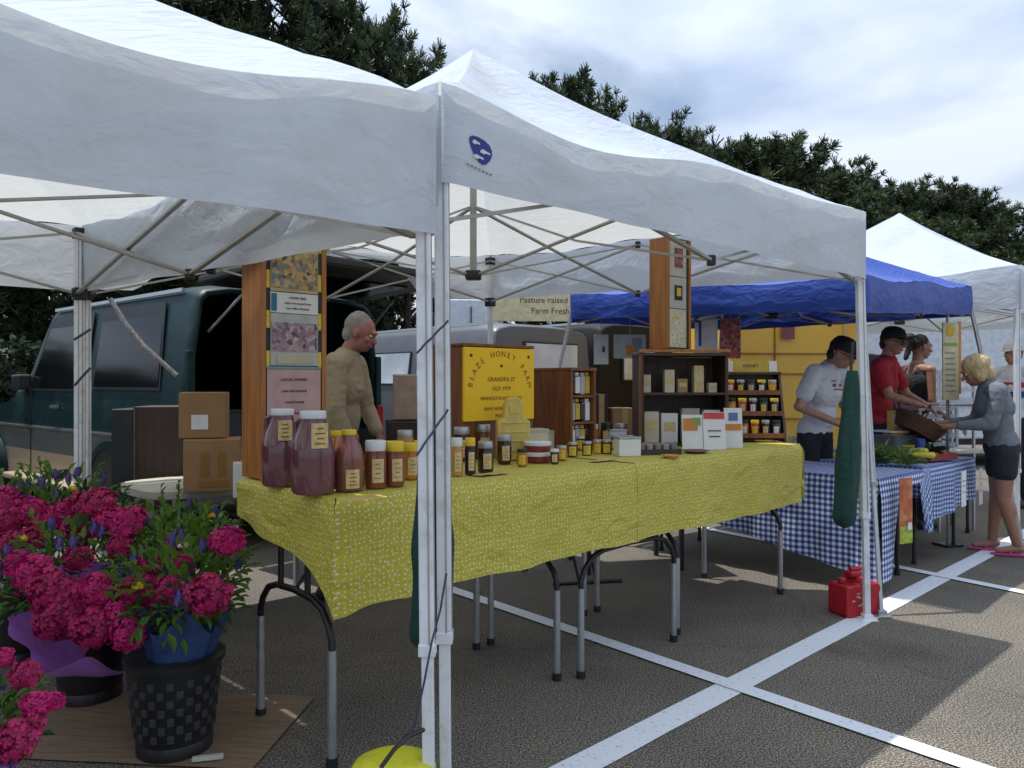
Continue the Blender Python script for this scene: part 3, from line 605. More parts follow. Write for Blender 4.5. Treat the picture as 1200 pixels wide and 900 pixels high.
# left display column
lc = W(.0, .60, ZT+.004)
t = thing('display_column', 'tall wooden display column with hive photos behind the large honey jugs', 'display column', lc, TH)
H = 1.0
mb = MB(); panelbox(mb, 0, .02, 0, .18, 0, H); mb.build('side_board', oak, t, bevel=.003)
mb = MB(); panelbox(mb, .265, .287, 0, .18, 0, H); mb.build('side_board', oak, t, bevel=.003)
mb = MB(); panelbox(mb, .0205, .2645, .155, .175, 0, H); mb.build('back_board', oak_d, t)
mb = MB(); panelbox(mb, .0205, .2645, .006, .014, .01, H-.01); bk = mb.build('front_board', M('banded_backing', (.03, .035, .05), .6), t)
yb = MB()
for k in range(8):
    if k % 2: 
        panelbox(yb, .022, .036, .002, .005, .36+k*.08, .43+k*.08); panelbox(yb, .249, .263, .002, .005, .36+k*.08, .43+k*.08)
yb.build('yellow_bands', labely, bk)
def poster(name, x0, x1, z0, z1, mat, lbl=None, parent=t, y=-.001, th=.004):
    mb = MB(); panelbox(mb, x0, x1, y, y+th, z0, z1); o = mb.build(name, mat, parent)
    if lbl: o['label'] = lbl
    return o
pk = poster('poster', .024, .258, .02, .437, M('pink_poster_paper', (.52, .34, .34), .6, bump=0), 'pink printed poster')
lines_on(pk, .14, .395, -.0035, 6, .2, .045, .017, ink, ['LOCAL HONEY', 'raw and natural', 'comb honey', 'pollen', 'beeswax candles', 'gift boxes'])
MB().box((.141, -.002, .443), (.236, .004, .010)).build('tape_strip', M('teal_tape', (.15, .3, .32), .5, bump=0), pk)
p2 = poster('poster', .038, .246, .452, .66, M('grey_white_paper', (.46, .47, .47), .6, bump=0), 'poster with a group photo')
MB().box((.142, -.0025, .597-.035+.005), (.20, .004, .115)).build('picture', ph2, p2)
MB().box((.142, -.0032, .478), (.16, .005, .035)).build('caption_strip', M('cream_caption', (.45, .42, .3), .6, bump=0), p2)
p3 = poster('poster', .038, .246, .663, .745, paper, 'white text card with a blue edge')
MB().box((.052, -.0025, .704), (.022, .004, .07)).build('blue_edge', M('teal_blue_print', (.02, .16, .26), .6, bump=0), p3)
lines_on(p3, .155, .725, -.0035, 3, .2, .021, .013, ink, ['HONEY BEES', 'make one pound from', 'two million flowers'])
p4 = poster('poster', .038, .246, .749, .95, M('cream_poster', (.52, .42, .22), .6, bump=0), 'poster with a yellow hive photo')
MB().box((.142, -.0025, .838), (.20, .004, .15)).build('picture', ph1, p4)
poster('poster', .038, .246, .953, .996, y_dis, 'yellow card at the top')

# yellow sign cabinet
sc_ = W(1.075, .65, ZT+.004)
t = thing('sign_cabinet', 'wooden cabinet with a bright yellow lettered board, right of the tent posts', 'sign', sc_, TH)
zt = .575; zb = .19
mb = MB(); panelbox(mb, 0, .49, .02, .26, 0, zt-.012); mb.build('cabinet_body', oak_d, t, bevel=.004)
mb = MB(); panelbox(mb, -.004, .494, .004, .262, zt-.010, zt+.006); mb.build('top_board', oak_d, t, bevel=.003)
mb = MB(); panelbox(mb, .002, .488, 0, .018, zb, zt-.014); fb = mb.build('sign_board', yellow_sign, t, bevel=.003)
objs = []
msg = 'GRUBER HONEY FARM'; R_ = .205; cx = .245; cz = zt-.245
msg = "BLAZE HONEY FARM"
for i, ch in enumerate(msg):
    if ch == ' ': continue
    a = radians(168-i*(156/(len(msg)-1))); objs.append(lettering(ch, .042, ink_b, fb, (cx+R_*1.02*cos(a), -.0015, cz+R_*.98*sin(a)), (pi/2, 0, 0)))
    o = objs[-1]; o.rotation_euler = Matrix.Rotation(pi/2, 3, 'X').to_euler(); o.rotation_euler = (Matrix.Rotation(-(a-pi/2), 3, 'Y') @ Matrix.Rotation(pi/2, 3, 'X')).to_euler()
arc = merge_text(objs, 'arched_lettering')
objs = [lettering(s_, z_[1], ink_b, fb, (.25, -.0015, zt-z_[0])) for s_, z_ in [('GRANDPA ST', (.175, .032)), ('OLD 1979', (.222, .03)), ('MINNESOTA HONEY CO', (.272, .026)), ('RAW HONEY COMB', (.325, .026)), ('POLLEN', (.362, .024))]]
mb = MB()
for x, z in ((.045, zt-.055), (.445, zt-.055), (.25, zt-.105)): mb.ell((x, -.001, z), (.009, .002, .008))
mb.build('bee_mark', ink, fb)

# beeswax plaque: arched block
t = thing('beeswax_block', 'pale yellow arched beeswax block in front of the yellow sign', 'beeswax block', at(601, 539), TH*.3); t.scale = (.92, 1, 1.28)
z0 = .02
pr = [(-.09, 0), (.09, 0), (.09, .15), (.055, .165), (.052, .21), (.035, .237), (0, .247), (-.035, .237), (-.052, .21), (-.055, .165), (-.09, .15)]
mb = MB(); n_ = len(pr); mb.add([(x, -.03, z) for x, z in pr]+[(x, .03, z) for x, z in pr], [tuple(range(n_)), tuple(range(2*n_-1, n_-1, -1))]+[(k, k+n_, (k+1) % n_+n_, (k+1) % n_) for k in range(n_)])
wx = M('beeswax', (.60, .46, .11), .45, 0, .12, 18, .2, 50); o = mb.build('wax_body', wx, t, bevel=.006); fix_normals(o)
mb = MB(); [mb.box((0, -.032, z), (.15, .006, .006)) for z in (.04, .075, .11, .145)]; mb.box((0, -.032, .195), (.05, .006, .03)); mb.build('relief_band', wx, t, bevel=.002)

# cream gift boxes
for i, (px, py, w_, h_, dp, lb) in enumerate([(624, 533, .14, .125, .10, 'plain cream cardboard gift box behind the stacked round tins'), (650, 527, .145, .10, .09, 'cream gift box with a small window, beside the brown display case')]):
    t = thing('gift_box', lb, 'gift box', at(px, py), TH*.6, 'cream gift boxes')
    MB().box((0, 0, h_/2), (w_, dp, h_)).build('box_body', cream, t, bevel=.003)
    MB().box((0, 0, h_+.006), (w_+.006, dp+.006, .016)).build('box_lid', M('pale_grey_lid', (.5, .47, .40), .6), t, bevel=.002)
    if i: MB().box((.0, -dp/2-.0015, h_*.5), (.05, .003, h_*.5)).build('box_window', walnut, t)

# brown display case beside the sign
t = thing('display_case', 'small brown wooden case with white packets inside its open front, beside the yellow sign', 'display case', W(1.80, .60, ZT+.004), TH)
hh = .45
def open_case(t, w_, d_, h_, wd, shelves, th=.014, back=True, inner=None):
    for x0, x1 in ((0, th), (w_-th, w_)): mb = MB(); panelbox(mb, x0, x1, 0, d_, 0, h_); mb.build('side_board', wd, t, bevel=.002)
    mb = MB(); panelbox(mb, -.004, w_+.004, -.004, d_+.002, h_+.0005, h_+th); mb.build('top_board', wd, t, bevel=.002)
    mb = MB(); panelbox(mb, th+.0005, w_-th-.0005, d_-th, d_-.001, .001, h_-.0005); mb.build('back_board', inner or wd, t)
    for z in shelves: mb = MB(); panelbox(mb, th+.0006, w_-th-.0006, .004, d_-th-.001, z, z+th*.8); mb.build('shelf', wd, t)
open_case(t, .215, .30, hh, oak_d, (.002, .15, .30), .018)
rnd = random.Random(3)
for z in (.014, .163, .313):
    for k in range(4):
        o = MB().box((0, 0, 0), (.038, .03, .09+.02*rnd.random())).box((0, 0, .062), (.03, .02, .02)).build('honey_packet', [paper, lid_g, y_dis, h_dark][(k+int(z*10)) % 4], None, bevel=.003, loc=W(1.80, .60, ZT)+A*(.045+k*.042)+B*(.04)+Vector((0, 0, z+.062)), rot=(0, 0, TH))
        tag(o, f"small packet {['at the left end','left of centre','right of centre','at the right end'][k]} of the {'bottom' if z < .1 else 'middle' if z < .3 else 'top'} shelf in the small brown case", 'packet', 'packets in the small brown case')

# larger dark case with column on top
rz3 = radians(1); b3 = Vector((.775, 4.62, ZT+.004)); R3 = Matrix.Rotation(rz3, 3, 'Z')
t = thing('display_case', 'dark wooden case with two open shelves of cartons, under the right photo column', 'display case', b3, rz3)
open_case(t, .53, .30, .545, dark_wood, (.002, .31), .018)
mb = MB(); panelbox(mb, -.012, .542, -.012, .012, .566, .585); mb.build('top_trim', oak, t, bevel=.003)
mb = MB(); panelbox(mb, -.014, .004, -.006, -.001, 0, .55); mb.build('front_stile', oak_d, t, bevel=.002)
its = [(.05, .322, .05, .11, cream, 'on the upper shelf at its left end'), (.19, .322, .06, .14, cream, 'tall, on the upper shelf near the middle'), (.27, .322, .06, .085, card2, 'short, on the upper shelf right of the middle'), (.37, .322, .06, .165, labelm, 'tallest, on the upper shelf to the right'), (.455, .322, .05, .06, cream, 'tiny, on the upper shelf at its right end'),
       (.08, .016, .09, .19, cream, 'on the lower shelf at its left end'), (.19, .016, .10, .18, paper, 'on the lower shelf beside the left one'), (.32, .016, .11, .21, M('grey_carton', (.38, .38, .35), .6), 'on the lower shelf in the middle'), (.45, .016, .10, .20, paper, 'on the lower shelf at its right end')]
for x, z, w_, h_, m_, lb in its:
    t2 = thing('carton', f'small pale carton, {lb} of the dark case', 'carton', b3+R3 @ Vector((x, .10, z+.001)), rz3+.1*(x-.2), 'cartons in the dark case')
    MB().box((0, 0, h_/2), (w_, .06, h_)).build('carton_body', m_, t2, bevel=.002)
    MB().box((0, -.0315, h_*.55), (w_*.7, .002, h_*.3)).build('carton_label', labelm if m_ is not labelm else cream, t2)
# right display column standing on that case
t = thing('display_column', 'wooden photo column standing on top of the dark case', 'display column', b3+R3 @ Vector((.165, .02, .590)), TH-radians(3))
H = .68
mb = MB(); panelbox(mb, 0, .02, 0, .14, 0, H); mb.build('side_board', oak, t, bevel=.003)
mb = MB(); panelbox(mb, .215, .235, 0, .14, 0, H); mb.build('side_board', oak, t, bevel=.003)
mb = MB(); panelbox(mb, .0205, .2145, .008, .018, .0, H); fb = mb.build('front_board', M('dark_backing', (.05, .035, .03), .6), t)
for k, (z0, z1, m_, lb) in enumerate([(.01, .245, ph3, 'pale flower photo'), (.25, .44, M('grey_card', (.5, .5, .48), .6, bump=0), 'grey card with a small dark photo'), (.445, .67, M('warm_white_card', (.48, .46, .40), .6, bump=0), 'pale card with a red photo')]):
    mb = MB(); panelbox(mb, .024, .185, .001, .007, z0, z1); p_ = mb.build('poster', m_, t); p_['label'] = lb
    if k == 1: mb = MB(); panelbox(mb, .07, .145, -.002, .0005, .30, .39); q = mb.build('picture', blackp, p_); MB().box((.108, -.003, .35), (.04, .003, .05)).build('yellow_motif', labely, q)
    if k == 2: mb = MB(); panelbox(mb, .07, .15, -.002, .0005, .50, .62); mb.build('picture', ph4, p_)
# slanted case at the right
b4 = Vector((1.375, 4.93, ZT+.004))
t = thing('display_case', 'slant-sided dark case of jars with a yellow header card, rightmost on the honey table', 'display case', b4, radians(-4))
w4, h4 = .385, .44
for x in (0, w4-.016):
    xs = -.0
    pr = [(0, 0), (.26, 0), (.26, h4), (.16, h4)]
    mb = MB(); mb.add([(x, y, z) for y, z in pr]+[(x+.016, y, z) for y, z in pr], [(0, 1, 2, 3), (7, 6, 5, 4)]+[(k, k+4, (k+1) % 4+4, (k+1) % 4) for k in range(4)]); o = mb.build('side_board', dark_wood, t, bevel=.002); fix_normals(o)
mb = MB(); panelbox(mb, .017, w4-.017, .245, .259, 0, h4); mb.build('back_board', dark_wood, t)
for z, y0 in ((.03, .01), (.17, .06), (.305, .11)): mb = MB(); panelbox(mb, .017, w4-.017, y0, .243, z, z+.012); mb.build('shelf', dark_wood, t); mb = MB(); panelbox(mb, .017, w4-.017, y0-.010, y0-.001, z, z+.03); mb.build('front_rail', oak_d, t)
mb = MB(); panelbox(mb, -.004, w4+.004, .15, .262, h4+.001, h4+.014); mb.build('top_board', dark_wood, t)
mb = MB(); panelbox(mb, .03, w4-.03, .16, .168, h4+.015, h4+.085); hd = mb.build('header_card', y_dis, t)
for x in (.05, w4-.05): MB().box((x, .157, h4+.052), (.05, .004, .07)).build('white_panel', paper, hd)
lettering('HONEY', .03, ink, hd, (w4/2, .158, h4+.055))
R4 = Matrix.Rotation(radians(-4), 3, 'Z'); k = 0
for z, y0, row in ((.043, .045, 'bottom'), (.183, .095, 'middle'), (.318, .145, 'top')):
    for q, nm in enumerate(['leftmost', 'second', 'third', 'fourth', 'rightmost']):
        rr = .028; hh_ = .10 if z < .3 else .085
        ho = [h_dark, h_amber, M('red_sauce', (.38, .06, .02), .2, coat=.4, bump=0), h_dark, M('green_jar', (.02, .05, .04), .2, coat=.4, bump=0)][(q+k) % 5]
        jar('small_jar', f'{nm} small jar on the {row} shelf of the slant-sided case', b4+R4 @ Vector((.055+q*.068, y0, z)), rr, hh_, ho, [lid_g, blackp, lid_y][(q+k) % 3], .95, .2, (.15, .6, .03), [labelm, paper, labely][(q+2*k) % 3], shoulder=.86, neck=.8, group='jars on the slant-sided case')
    k += 1
# white and red cards before the cases
def card_stand(px, py, w_, h_, col, lb, bits, rz=0, lean=.12):
    t = thing('leaflet', lb, 'leaflet', at(px, py), rz)
    MB().box((0, lean*h_*.5, h_/2), (w_, .004, h_), Matrix.Rotation(-lean, 3, 'X')).build('sheet', col, t)
    MB().box((0, .04, .012), (w_*.5, .07, .005)).build('foot_flap', col, t)
    for x, z, a, b, m_ in bits: MB().box((x*w_, lean*h_*z-.0035, h_*z), (a*w_, .003, b*h_), Matrix.Rotation(-lean, 3, 'X')).build('print_block', m_, t)
    return t
redp = M('red_print', (.55, .05, .05), .5, bump=0); orp = M('orange_print', (.6, .22, .03), .5, bump=0); grp = M('green_print', (.2, .32, .06), .5, bump=0); blp = M('blue_print', (.1, .15, .4), .5, bump=0)
card_stand(812, 527, .12, .20, paper, 'leaflet with orange and green pictures, leftmost before the dark case', [(-.1, .72, .7, .35, orp), (.2, .8, .4, .22, grp)])
card_stand(838, 527, .13, .215, paper, 'white leaflet with a red top strip, centre one before the cases', [(0, .9, .95, .17, redp), (0, .35, .5, .03, ink), (0, .5, .6, .03, ink)], .1)
card_stand(860, 525, .105, .235, paper, 'white leaflet with a blue picture and an orange strip, against the slant-sided case', [(0, .78, .5, .2, blp), (0, .52, .9, .16, orp)], -.05)
t = thing('soap_tray', 'low dark tray with brown bars in front of the dark case', 'tray', at(768, 532), .15)
MB().box((0, 0, .006), (.24, .13, .012)).box((0, -.065, .015), (.24, .006, .03)).box((-.12, 0, .015), (.006, .13, .03)).box((.12, 0, .015), (.006, .13, .03)).build('tray_body', walnut, t)
for k in range(5):
    o = MB().box((0, 0, .035), (.032, .10, .045)).build('soap_bar', [M('lilac_grey', (.2, .17, .18), .6), M('putty', (.3, .26, .2), .6)][k % 2], None, bevel=.005, loc=t.location+Matrix.Rotation(.15, 3, 'Z') @ Vector((-.09+k*.045, 0, .0)), rot=(0, 0, .15)); tag(o, f"{['leftmost','second','middle','fourth','rightmost'][k]} brownish bar in the low dark tray", 'soap bar', 'bars in the low tray')
for k, (px, py, rx, m_, lb) in enumerate([(815, 531, .075, M('plum_plate', (.12, .06, .07), .35), 'dark plum round plate before the leaflets'), (786, 537, .05, M('orange_slip', (.5, .25, .05), .5), 'flat orange sample dish on the yellow cloth')]):
    t = thing('plate', lb, 'plate', at(px, py)); MB().lathe([(rx*.6, 0), (rx*.65, .004), (rx, .014), (rx*.98, .017), (rx*.6, .008)], n=28).build('dish', m_, t, smooth=True)
for k, (px, py, lb) in enumerate([(575, 556, 'crumpled brown price slip before the jars right of the posts'), (706, 540, 'brown price slip in front of the low jars'), (425, 585, 'small brown price slip beside the honey jugs')]):
    mb = MB(); mb.grid(lambda i, j: (i*.16-.08, j*.06-.03, .002+.004*mnoise.noise(Vector((i*3, j*3, k)))+.002), 8, 4); o = mb.build('price_slip', M('brown_slip', (.5, .36, .14), .7), None, loc=at(px, py), rot=(0, 0, TH)); tag(o, lb, 'price slip', 'price slips')
for k, (px, py, w_, lb) in enumerate([(722, 504, .11, 'lilac-white box behind the low row of jars'), (735, 486+30, .12, 'white cash box left of the dark case')]):
    t = thing('small_box', lb, 'box', at(px, py+18), .2); MB().box((0, 0, .045), (w_, .09, .09)).build('box_body', [M('lilac_white', (.5, .5, .6), .6), paper][k], t, bevel=.004); MB().box((0, 0, .096), (w_+.004, .094, .01)).build('box_lid', lid_g, t, bevel=.002)
# ------------------------------------------------------------------ flowers
mag = M('magenta_petals', (.56, .014, .18), .6, 0, .4, 30, 0, trans=.25, tcol=(.6, .01, .16))
mag2 = M('deep_magenta_petals', (.42, .010, .11), .55, 0, .4, 30, 0, trans=.25, tcol=(.5, .01, .10))
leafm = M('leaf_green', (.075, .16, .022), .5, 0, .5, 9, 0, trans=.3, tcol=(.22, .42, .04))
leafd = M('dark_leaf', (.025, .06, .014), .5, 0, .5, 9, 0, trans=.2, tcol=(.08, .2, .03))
purp = M('violet_petals', (.11, .08, .30), .6, 0, .4, 30, 0)
whitef = M('white_petals', (.6, .58, .5), .6, 0, .2); yelf = M('yellow_petals', (.65, .42, .02), .6, 0, .2)
def floret(mb, c, nrm, r, rnd, petals=5):
    nrm = nrm.normalized(); up = Vector((0, 0, 1)) if abs(nrm.z) < .9 else Vector((1, 0, 0)); x = up.cross(nrm).normalized(); y = nrm.cross(x); a0 = rnd.random()*6
    vs = [c]; fs = []
    for k in range(petals):
        a = a0+2*pi*k/petals; h = 2*pi/petals*.46
        for aa, rr, l in ((a-h, .62, .12), (a-h*.5, 1, .10-.25*rnd.random()), (a+h*.5, 1, .10-.25*rnd.random()), (a+h, .62, .12)):
            vs.append(c+(x*cos(aa)+y*sin(aa))*r*rr+nrm*r*l)
        b = 1+4*k; fs.append((0, b, b+1, b+2)); fs.append((0, b+2, b+3))
    mb.add(vs, fs)
def flower_mesh(seed, rad, fr, n, mat, flat=.8):
    rnd = random.Random(seed); mb = MB()
    for k in range(n):
        z = 1-1.5*(k+.5)/n; a = k*2.39996; s = sqrt(max(0, 1-z*z)); d = Vector((s*cos(a), s*sin(a), z))
        rr = rad*(.70+.50*rnd.random())*(1+.25*mnoise.noise(Vector((d.x*2, d.y*2, d.z*2+seed)))); floret(mb, Vector((d.x*rr, d.y*rr, d.z*rr*flat)), d+Vector((rnd.uniform(-.5, .5), rnd.uniform(-.5, .5), rnd.uniform(-.4, .4))), fr*(.8+.5*rnd.random()), rnd)
    mb.ell((0, 0, 0), (rad*.7, rad*.7, rad*.55*flat), None, 8, 5)
    o = mb.build('flower_head', mat); me = o.data; bpy.data.objects.remove(o); return me
heads = [flower_mesh(k, .062, .018, 95, [mag, mag2][k % 2]) for k in range(4)]
small_h = [flower_mesh(20+k, .016, .0075, 18, m_) for k, m_ in enumerate([purp, whitef, yelf, purp])]
def leaf(mb, c, d, L_, w_, rnd):
    d = d.normalized(); side = d.cross(Vector((0, 0, 1)))
    side = side.normalized() if side.length > .05 else Vector((1, 0, 0)); n = side.cross(d).normalized(); cup = rnd.uniform(.1, .35)*w_
    vs = [c, c+d*L_*.35+side*w_*.5+n*cup, c+d*L_*.75+side*w_*.38+n*cup, c+d*L_-n*.15*L_, c+d*L_*.75-side*w_*.38+n*cup, c+d*L_*.35-side*w_*.5+n*cup, c+d*L_*.5]
    mb.add(vs, [(0, 1, 6), (1, 2, 6), (2, 3, 6), (3, 4, 6), (4, 5, 6), (5, 0, 6)])
def sph(rnd):
    while 1:
        v = Vector((rnd.uniform(-1, 1), rnd.uniform(-1, 1), rnd.uniform(-1, 1)))
        if .05 < v.length < 1: return v
def bouquet(label, base, R_, H_, flowers, nleaf=420, nsmall=16, seed=0, wrap=None, light=.5, wrap_h=.20, zr=.75):
    """base at the mouth of the bucket; crown centre H_ above; flowers = list of (px, py, depth, size)"""
    rnd = random.Random(seed); t = thing('flower_bouquet', label, 'bouquet', base, 0, 'bunches of flowers in buckets')
    c = Vector((0, 0, H_)); m1, m2 = MB(), MB(); st = MB()
    for k in range(16):
        v = sph(rnd); q = c+Vector((v.x*R_*.8, v.y*R_*.8, v.z*R_*.4)); st.tube([(v.x*.05, v.y*.05, -.16), (v.x*.08, v.y*.08, H_*.4), q], [.004, .003, .002], 5)
    st.build('stems', leafm, t)
    for k in range(nleaf):
        v = sph(rnd); v = v.normalized()*(.55+.5*rnd.random()); q = c+Vector((v.x*R_, v.y*R_, v.z*R_*zr))
        if q.z < .02: continue
        d = v+Vector((rnd.uniform(-.7, .7), rnd.uniform(-.7, .7), rnd.uniform(-.3, .9)))
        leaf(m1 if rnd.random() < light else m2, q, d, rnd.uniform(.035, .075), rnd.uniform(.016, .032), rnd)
    for k in range(14):     # sprigs that stick out of the crown
        v = sph(rnd).normalized(); v.z = abs(v.z)*.8+.2; q0 = c+Vector((v.x*R_*.8, v.y*R_*.8, v.z*R_*zr)); q1 = q0+(v+Vector((0, 0, .3))).normalized()*rnd.uniform(.06, .13)
        m1.tube([q0, q1], .0018, 4)
        for j in range(8): leaf(m1, q0.lerp(q1, j/7), v+sph(rnd)*.9, .035, .017, rnd)
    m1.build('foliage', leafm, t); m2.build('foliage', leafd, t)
    for k, (px, py, dd, s) in enumerate(flowers):
        p = D(px, py, dd)-Vector(base); h = bpy.data.objects.new('flower_head', heads[(k+seed) % 4]); COL.objects.link(h); h.parent = t; h.location = p
        out_ = (p-c); out_ = Vector((out_.x*.6, out_.y*.6-.35, out_.z+.5*R_+.1)); h.rotation_euler = out_.to_track_quat('Z', 'Y').to_euler(); s *= .88+.12*sin(k*2.3); h.scale = (s, s*(.85+.2*rnd.random()), s*.85)
    for k in range(int(nsmall*.9)):
        v = sph(rnd).normalized(); v.z = abs(v.z); q = c+Vector((v.x*R_*1.0, v.y*R_*1.0, v.z*R_*zr*1.05))
        me = small_h[[0, 3, 0, 3, 0, 2, 0, 3, 1][k % 9]]; h = bpy.data.objects.new('small_flower', me); COL.objects.link(h); h.parent = t; h.location = q; h.scale = (1, 1, 1.5 if me in (small_h[0], small_h[3]) else .8)
        if me in (small_h[0], small_h[3]): h.scale = (.75, .75, 2.2)
    if wrap:
        m_, r0, r1, dz, tilt = wrap[:5]; wl = wrap[5] if len(wrap) > 5 else None
        mb = MB(); 
        def f(i, j):
            a = 2*pi*i; r = r0+(r1-r0)*j**.8; r *= 1+.07*sin(a*7+seed)*j+.05*sin(a*13+2)*j
            return Vector((r*cos(a), r*sin(a), -dz*.35+dz*j*(1+.16*sin(a*5+seed)*j)))
        mb.grid(f, 96, 14); o = mb.build('wrapping', m_, t, smooth=True, rot=tilt, loc=wl)
    return t
violet_w = M('violet_cellophane', (.42, .16, .64), .22, 0, .35, 6, .35, 14, trans=.3, tcol=(.5, .2, .7), coat=.3)
blue_w = M('blue_plastic_sheet', (.035, .075, .20), .2, 0, .35, 6, .5, 16, trans=.15, tcol=(.1, .2, .5), coat=.4)
def bucket(label, loc, r0, r1, h, mat, lattice=False, rz=0):
    t = thing('flower_bucket', label, 'bucket', loc, rz, 'flower buckets on the ground')
    MB().lathe([(r0*.96, 0), (r0, .01), (r1, h-.02), (r1, h), (r1*.93, h), (r0*.9, .03)], n=40).build('bucket_body', mat, t, smooth=True)
    MB().lathe([(r1, h-.028), (r1*1.06, h-.026), (r1*1.07, h-.004), (r1*1.0, h+.002)], n=40).build('rim', mat, t, smooth=True)
    MB().lathe([(r0*1.005, .0), (r0*1.03, .0), (r0*1.035, .045), (r0*1.01, .05)], n=40).build('base_band', mat, t, smooth=True)
    if lattice:
        mb = MB()
        for q in range(7):
            z0 = .065+q*(h-.12)/7
            for k in range(30):
                a = 2*pi*k/30; 
                if (k+q) % 2: continue
                z = z0+(h-.12)/14; r = r0+(r1-r0)*z/h+.001
                c_ = Vector((r*cos(a), r*sin(a), z)); R = Matrix.Rotation(a, 3, 'Z'); mb.box(c_, (.006, .024, .028), R)
        mb.build('woven_lattice', M('charcoal_weave', (.035, .035, .042), .5), t, bevel=.002)
    return t
bk_dark = M('black_pail', (.014, .014, .016), .4, 0, .3)
g1 = P(205, 878); bucket('charcoal lattice-patterned bucket standing on flattened cardboard', (g1.x, g1.y, .012), .128, .165, .345, bk_dark, True)
g2 = P(106, 818); bucket('plain black bucket under the violet cellophane', (g2.x, g2.y, .012), .12, .15, .33, bk_dark)
g3 = P(22, 770); bucket('plain black bucket at the left edge under the magenta flowers', (g3.x, g3.y, 0), .12, .15, .36, bk_dark)
g4 = Vector((-1.49, 2.12, 0)); bucket('black bucket at the lower left corner holding the lowest bunch', g4, .10, .13, .22, bk_dark)
g5 = Vector((-1.42, 3.25, 0)); bucket('black bucket hidden behind the lattice-patterned one', g5, .12, .15, .42, bk_dark)
g6 = Vector((-2.15, 3.7, 0)); bucket('black bucket at the back of the flower group', g6, .12, .15, .46, bk_dark)
bouquet('magenta bunch with bright green leaves wrapped in blue plastic, in the lattice-patterned bucket', (g1.x+.02, g1.y, .35), .225, .24,
    [(246, 697, 2.62, 1.25), (265, 634, 2.80, .95), (198, 690, 2.66, .95), (216, 660, 2.8, .6)], 430, 12, 1, (blue_w, .08, .155, .24, (.0, .1, 0)), .85)
bouquet('wide bunch of magenta blooms in violet cellophane over the plain black bucket', (g2.x+.03, g2.y-.15, .36), .29, .20,
    [(146, 715, 2.78, 1.5), (80, 712, 2.8, 1.5), (40, 672, 2.9, 1.45), (112, 735, 2.72, 1.15), (150, 757-15, 2.7, .9), (92, 655, 3.0, 1.1), (130, 612, 3.15, 1.05), (62, 730, 2.78, 1.1), (20, 660, 3.0, 1.0), (165, 690, 2.75, .9), (115, 690, 2.75, 1.1), (60, 690, 2.8, 1.2), (175, 660, 2.85, .7)], 480, 26, 2, (violet_w, .12, .31, .24, (.50, .06, 0), (.20, -.10, -.01)), .55)
bouquet('magenta and violet bunch at the left edge beside the tan van skirt', (g3.x, g3.y-.1, .38), .30, .25,
    [(8, 612, 3.4, 1.3), (2, 588, 3.5, 1.2), (46, 628, 3.35, 1.2), (28, 596, 3.5, 1.1), (12, 640, 3.3, 1.2), (62, 606, 3.4, .9)], 420, 20, 3, None, .4)
bouquet('low bunch of magenta and yellow flowers in the lower left corner', (g4.x, g4.y, .24), .15, .15,
    [(42, 825, 1.98, .62), (20, 868, 1.9, .75), (62, 822, 2.05, .55), (30, 790, 2.1, .6), (5, 770, 2.15, .45), (38, 850, 1.95, .6)], 170, 12, 4, (violet_w, .05, .10, .12, (.0, .2, 0)), .4)
bouquet('leafy green bunch with small violet spikes, behind the blue plastic one', (g5.x, g5.y, .42), .27, .20,
    [(118, 592, 3.2, 1.2), (150, 612, 3.05, 1.0), (140, 640, 3.0, .9), (200, 640, 3.05, .6)], 480, 26, 5, None, .9)
bouquet('tall magenta and violet bunch at the back beneath the tent post', (g6.x, g6.y, .46), .30, .22,
    [(80, 598, 3.4, 1.0), (105, 592, 3.35, 1.2), (60, 612, 3.4, 1.1), (95, 622, 3.3, 1.1), (40, 600, 3.4, 1.0)], 430, 30, 6, None, .5)
# flattened cardboard
cb_ = P(215, 850)
def crd(i, j): return ((i-.5)*1.15, (j-.5)*.62, .005+.003*sin(i*9)*j+.004*mnoise.noise(Vector((i*4, j*3, 0)))+.004)
o = MB().grid(crd, 24, 12).build('cardboard_sheet', M('muddy_cardboard', (.21, .145, .09), .9, 0, .25, 5, .1, 30, stretch=(1, 12, 1)), None, smooth=True, loc=(cb_.x-.15, cb_.y, 0), rot=(0, 0, -.1)); tag(o, 'muddy flattened cardboard sheet under the flower buckets', 'cardboard sheet')
for k, (p, q, lb) in enumerate([((205, 896), (240, 872), 'pale wooden stick slanting up in front of the lattice-patterned bucket'), ((225, 897), (262, 893), 'short pale wooden stick lying flat beside the slanting one')]):
    a_, b_ = P(*p), P(*q); a_.z = b_.z = .022; c_ = (a_+b_)/2; o = MB().bar(a_-c_, b_-c_, .022, .014).build('wooden_stick', M('pale_stick', (.5, .5, .42), .7), None, bevel=.002, loc=c_); tag(o, lb, 'stick', 'sticks on the ground')

# yellow weight and cords
wp = Vector((-.335, 2.17, 0))
t = thing('tent_weight', 'round yellow weight bucket at the foot of the two front tent posts', 'tent weight', wp)
yl = M('yellow_pail', (.58, .56, .02), .45, 0, .1, 6, .05, dirt=(.3, .28, .05), dscale=8)
MB().lathe([(.095, 0), (.10, .01), (.112, .24), (.112, .25)], n=36).build('weight_body', yl, t, smooth=True)
MB().lathe([(.118, .235), (.120, .24), (.120, .262), (.112, .275), (.07, .292), (.0, .298)], n=36).build('weight_lid', yl, t, smooth=True)
def cord(name, label, pts, r=.0034, mat=rope_m, group='cords on the tent posts'):
    c_ = Vector(pts[0]); o = MB().tube([Vector(p)-c_ for p in pts], r, 6).build(name, mat, None, smooth=True, loc=c_); tag(o, label, 'cord', group); return o
cord('rope', 'black cord running across the yellow weight up to the tent posts', [D(446, 900, 2.0), D(462, 878, 2.02)+Vector((0,0,.0)), D(480, 862, 2.10), D(497, 855, 2.13)], .006, blackp)
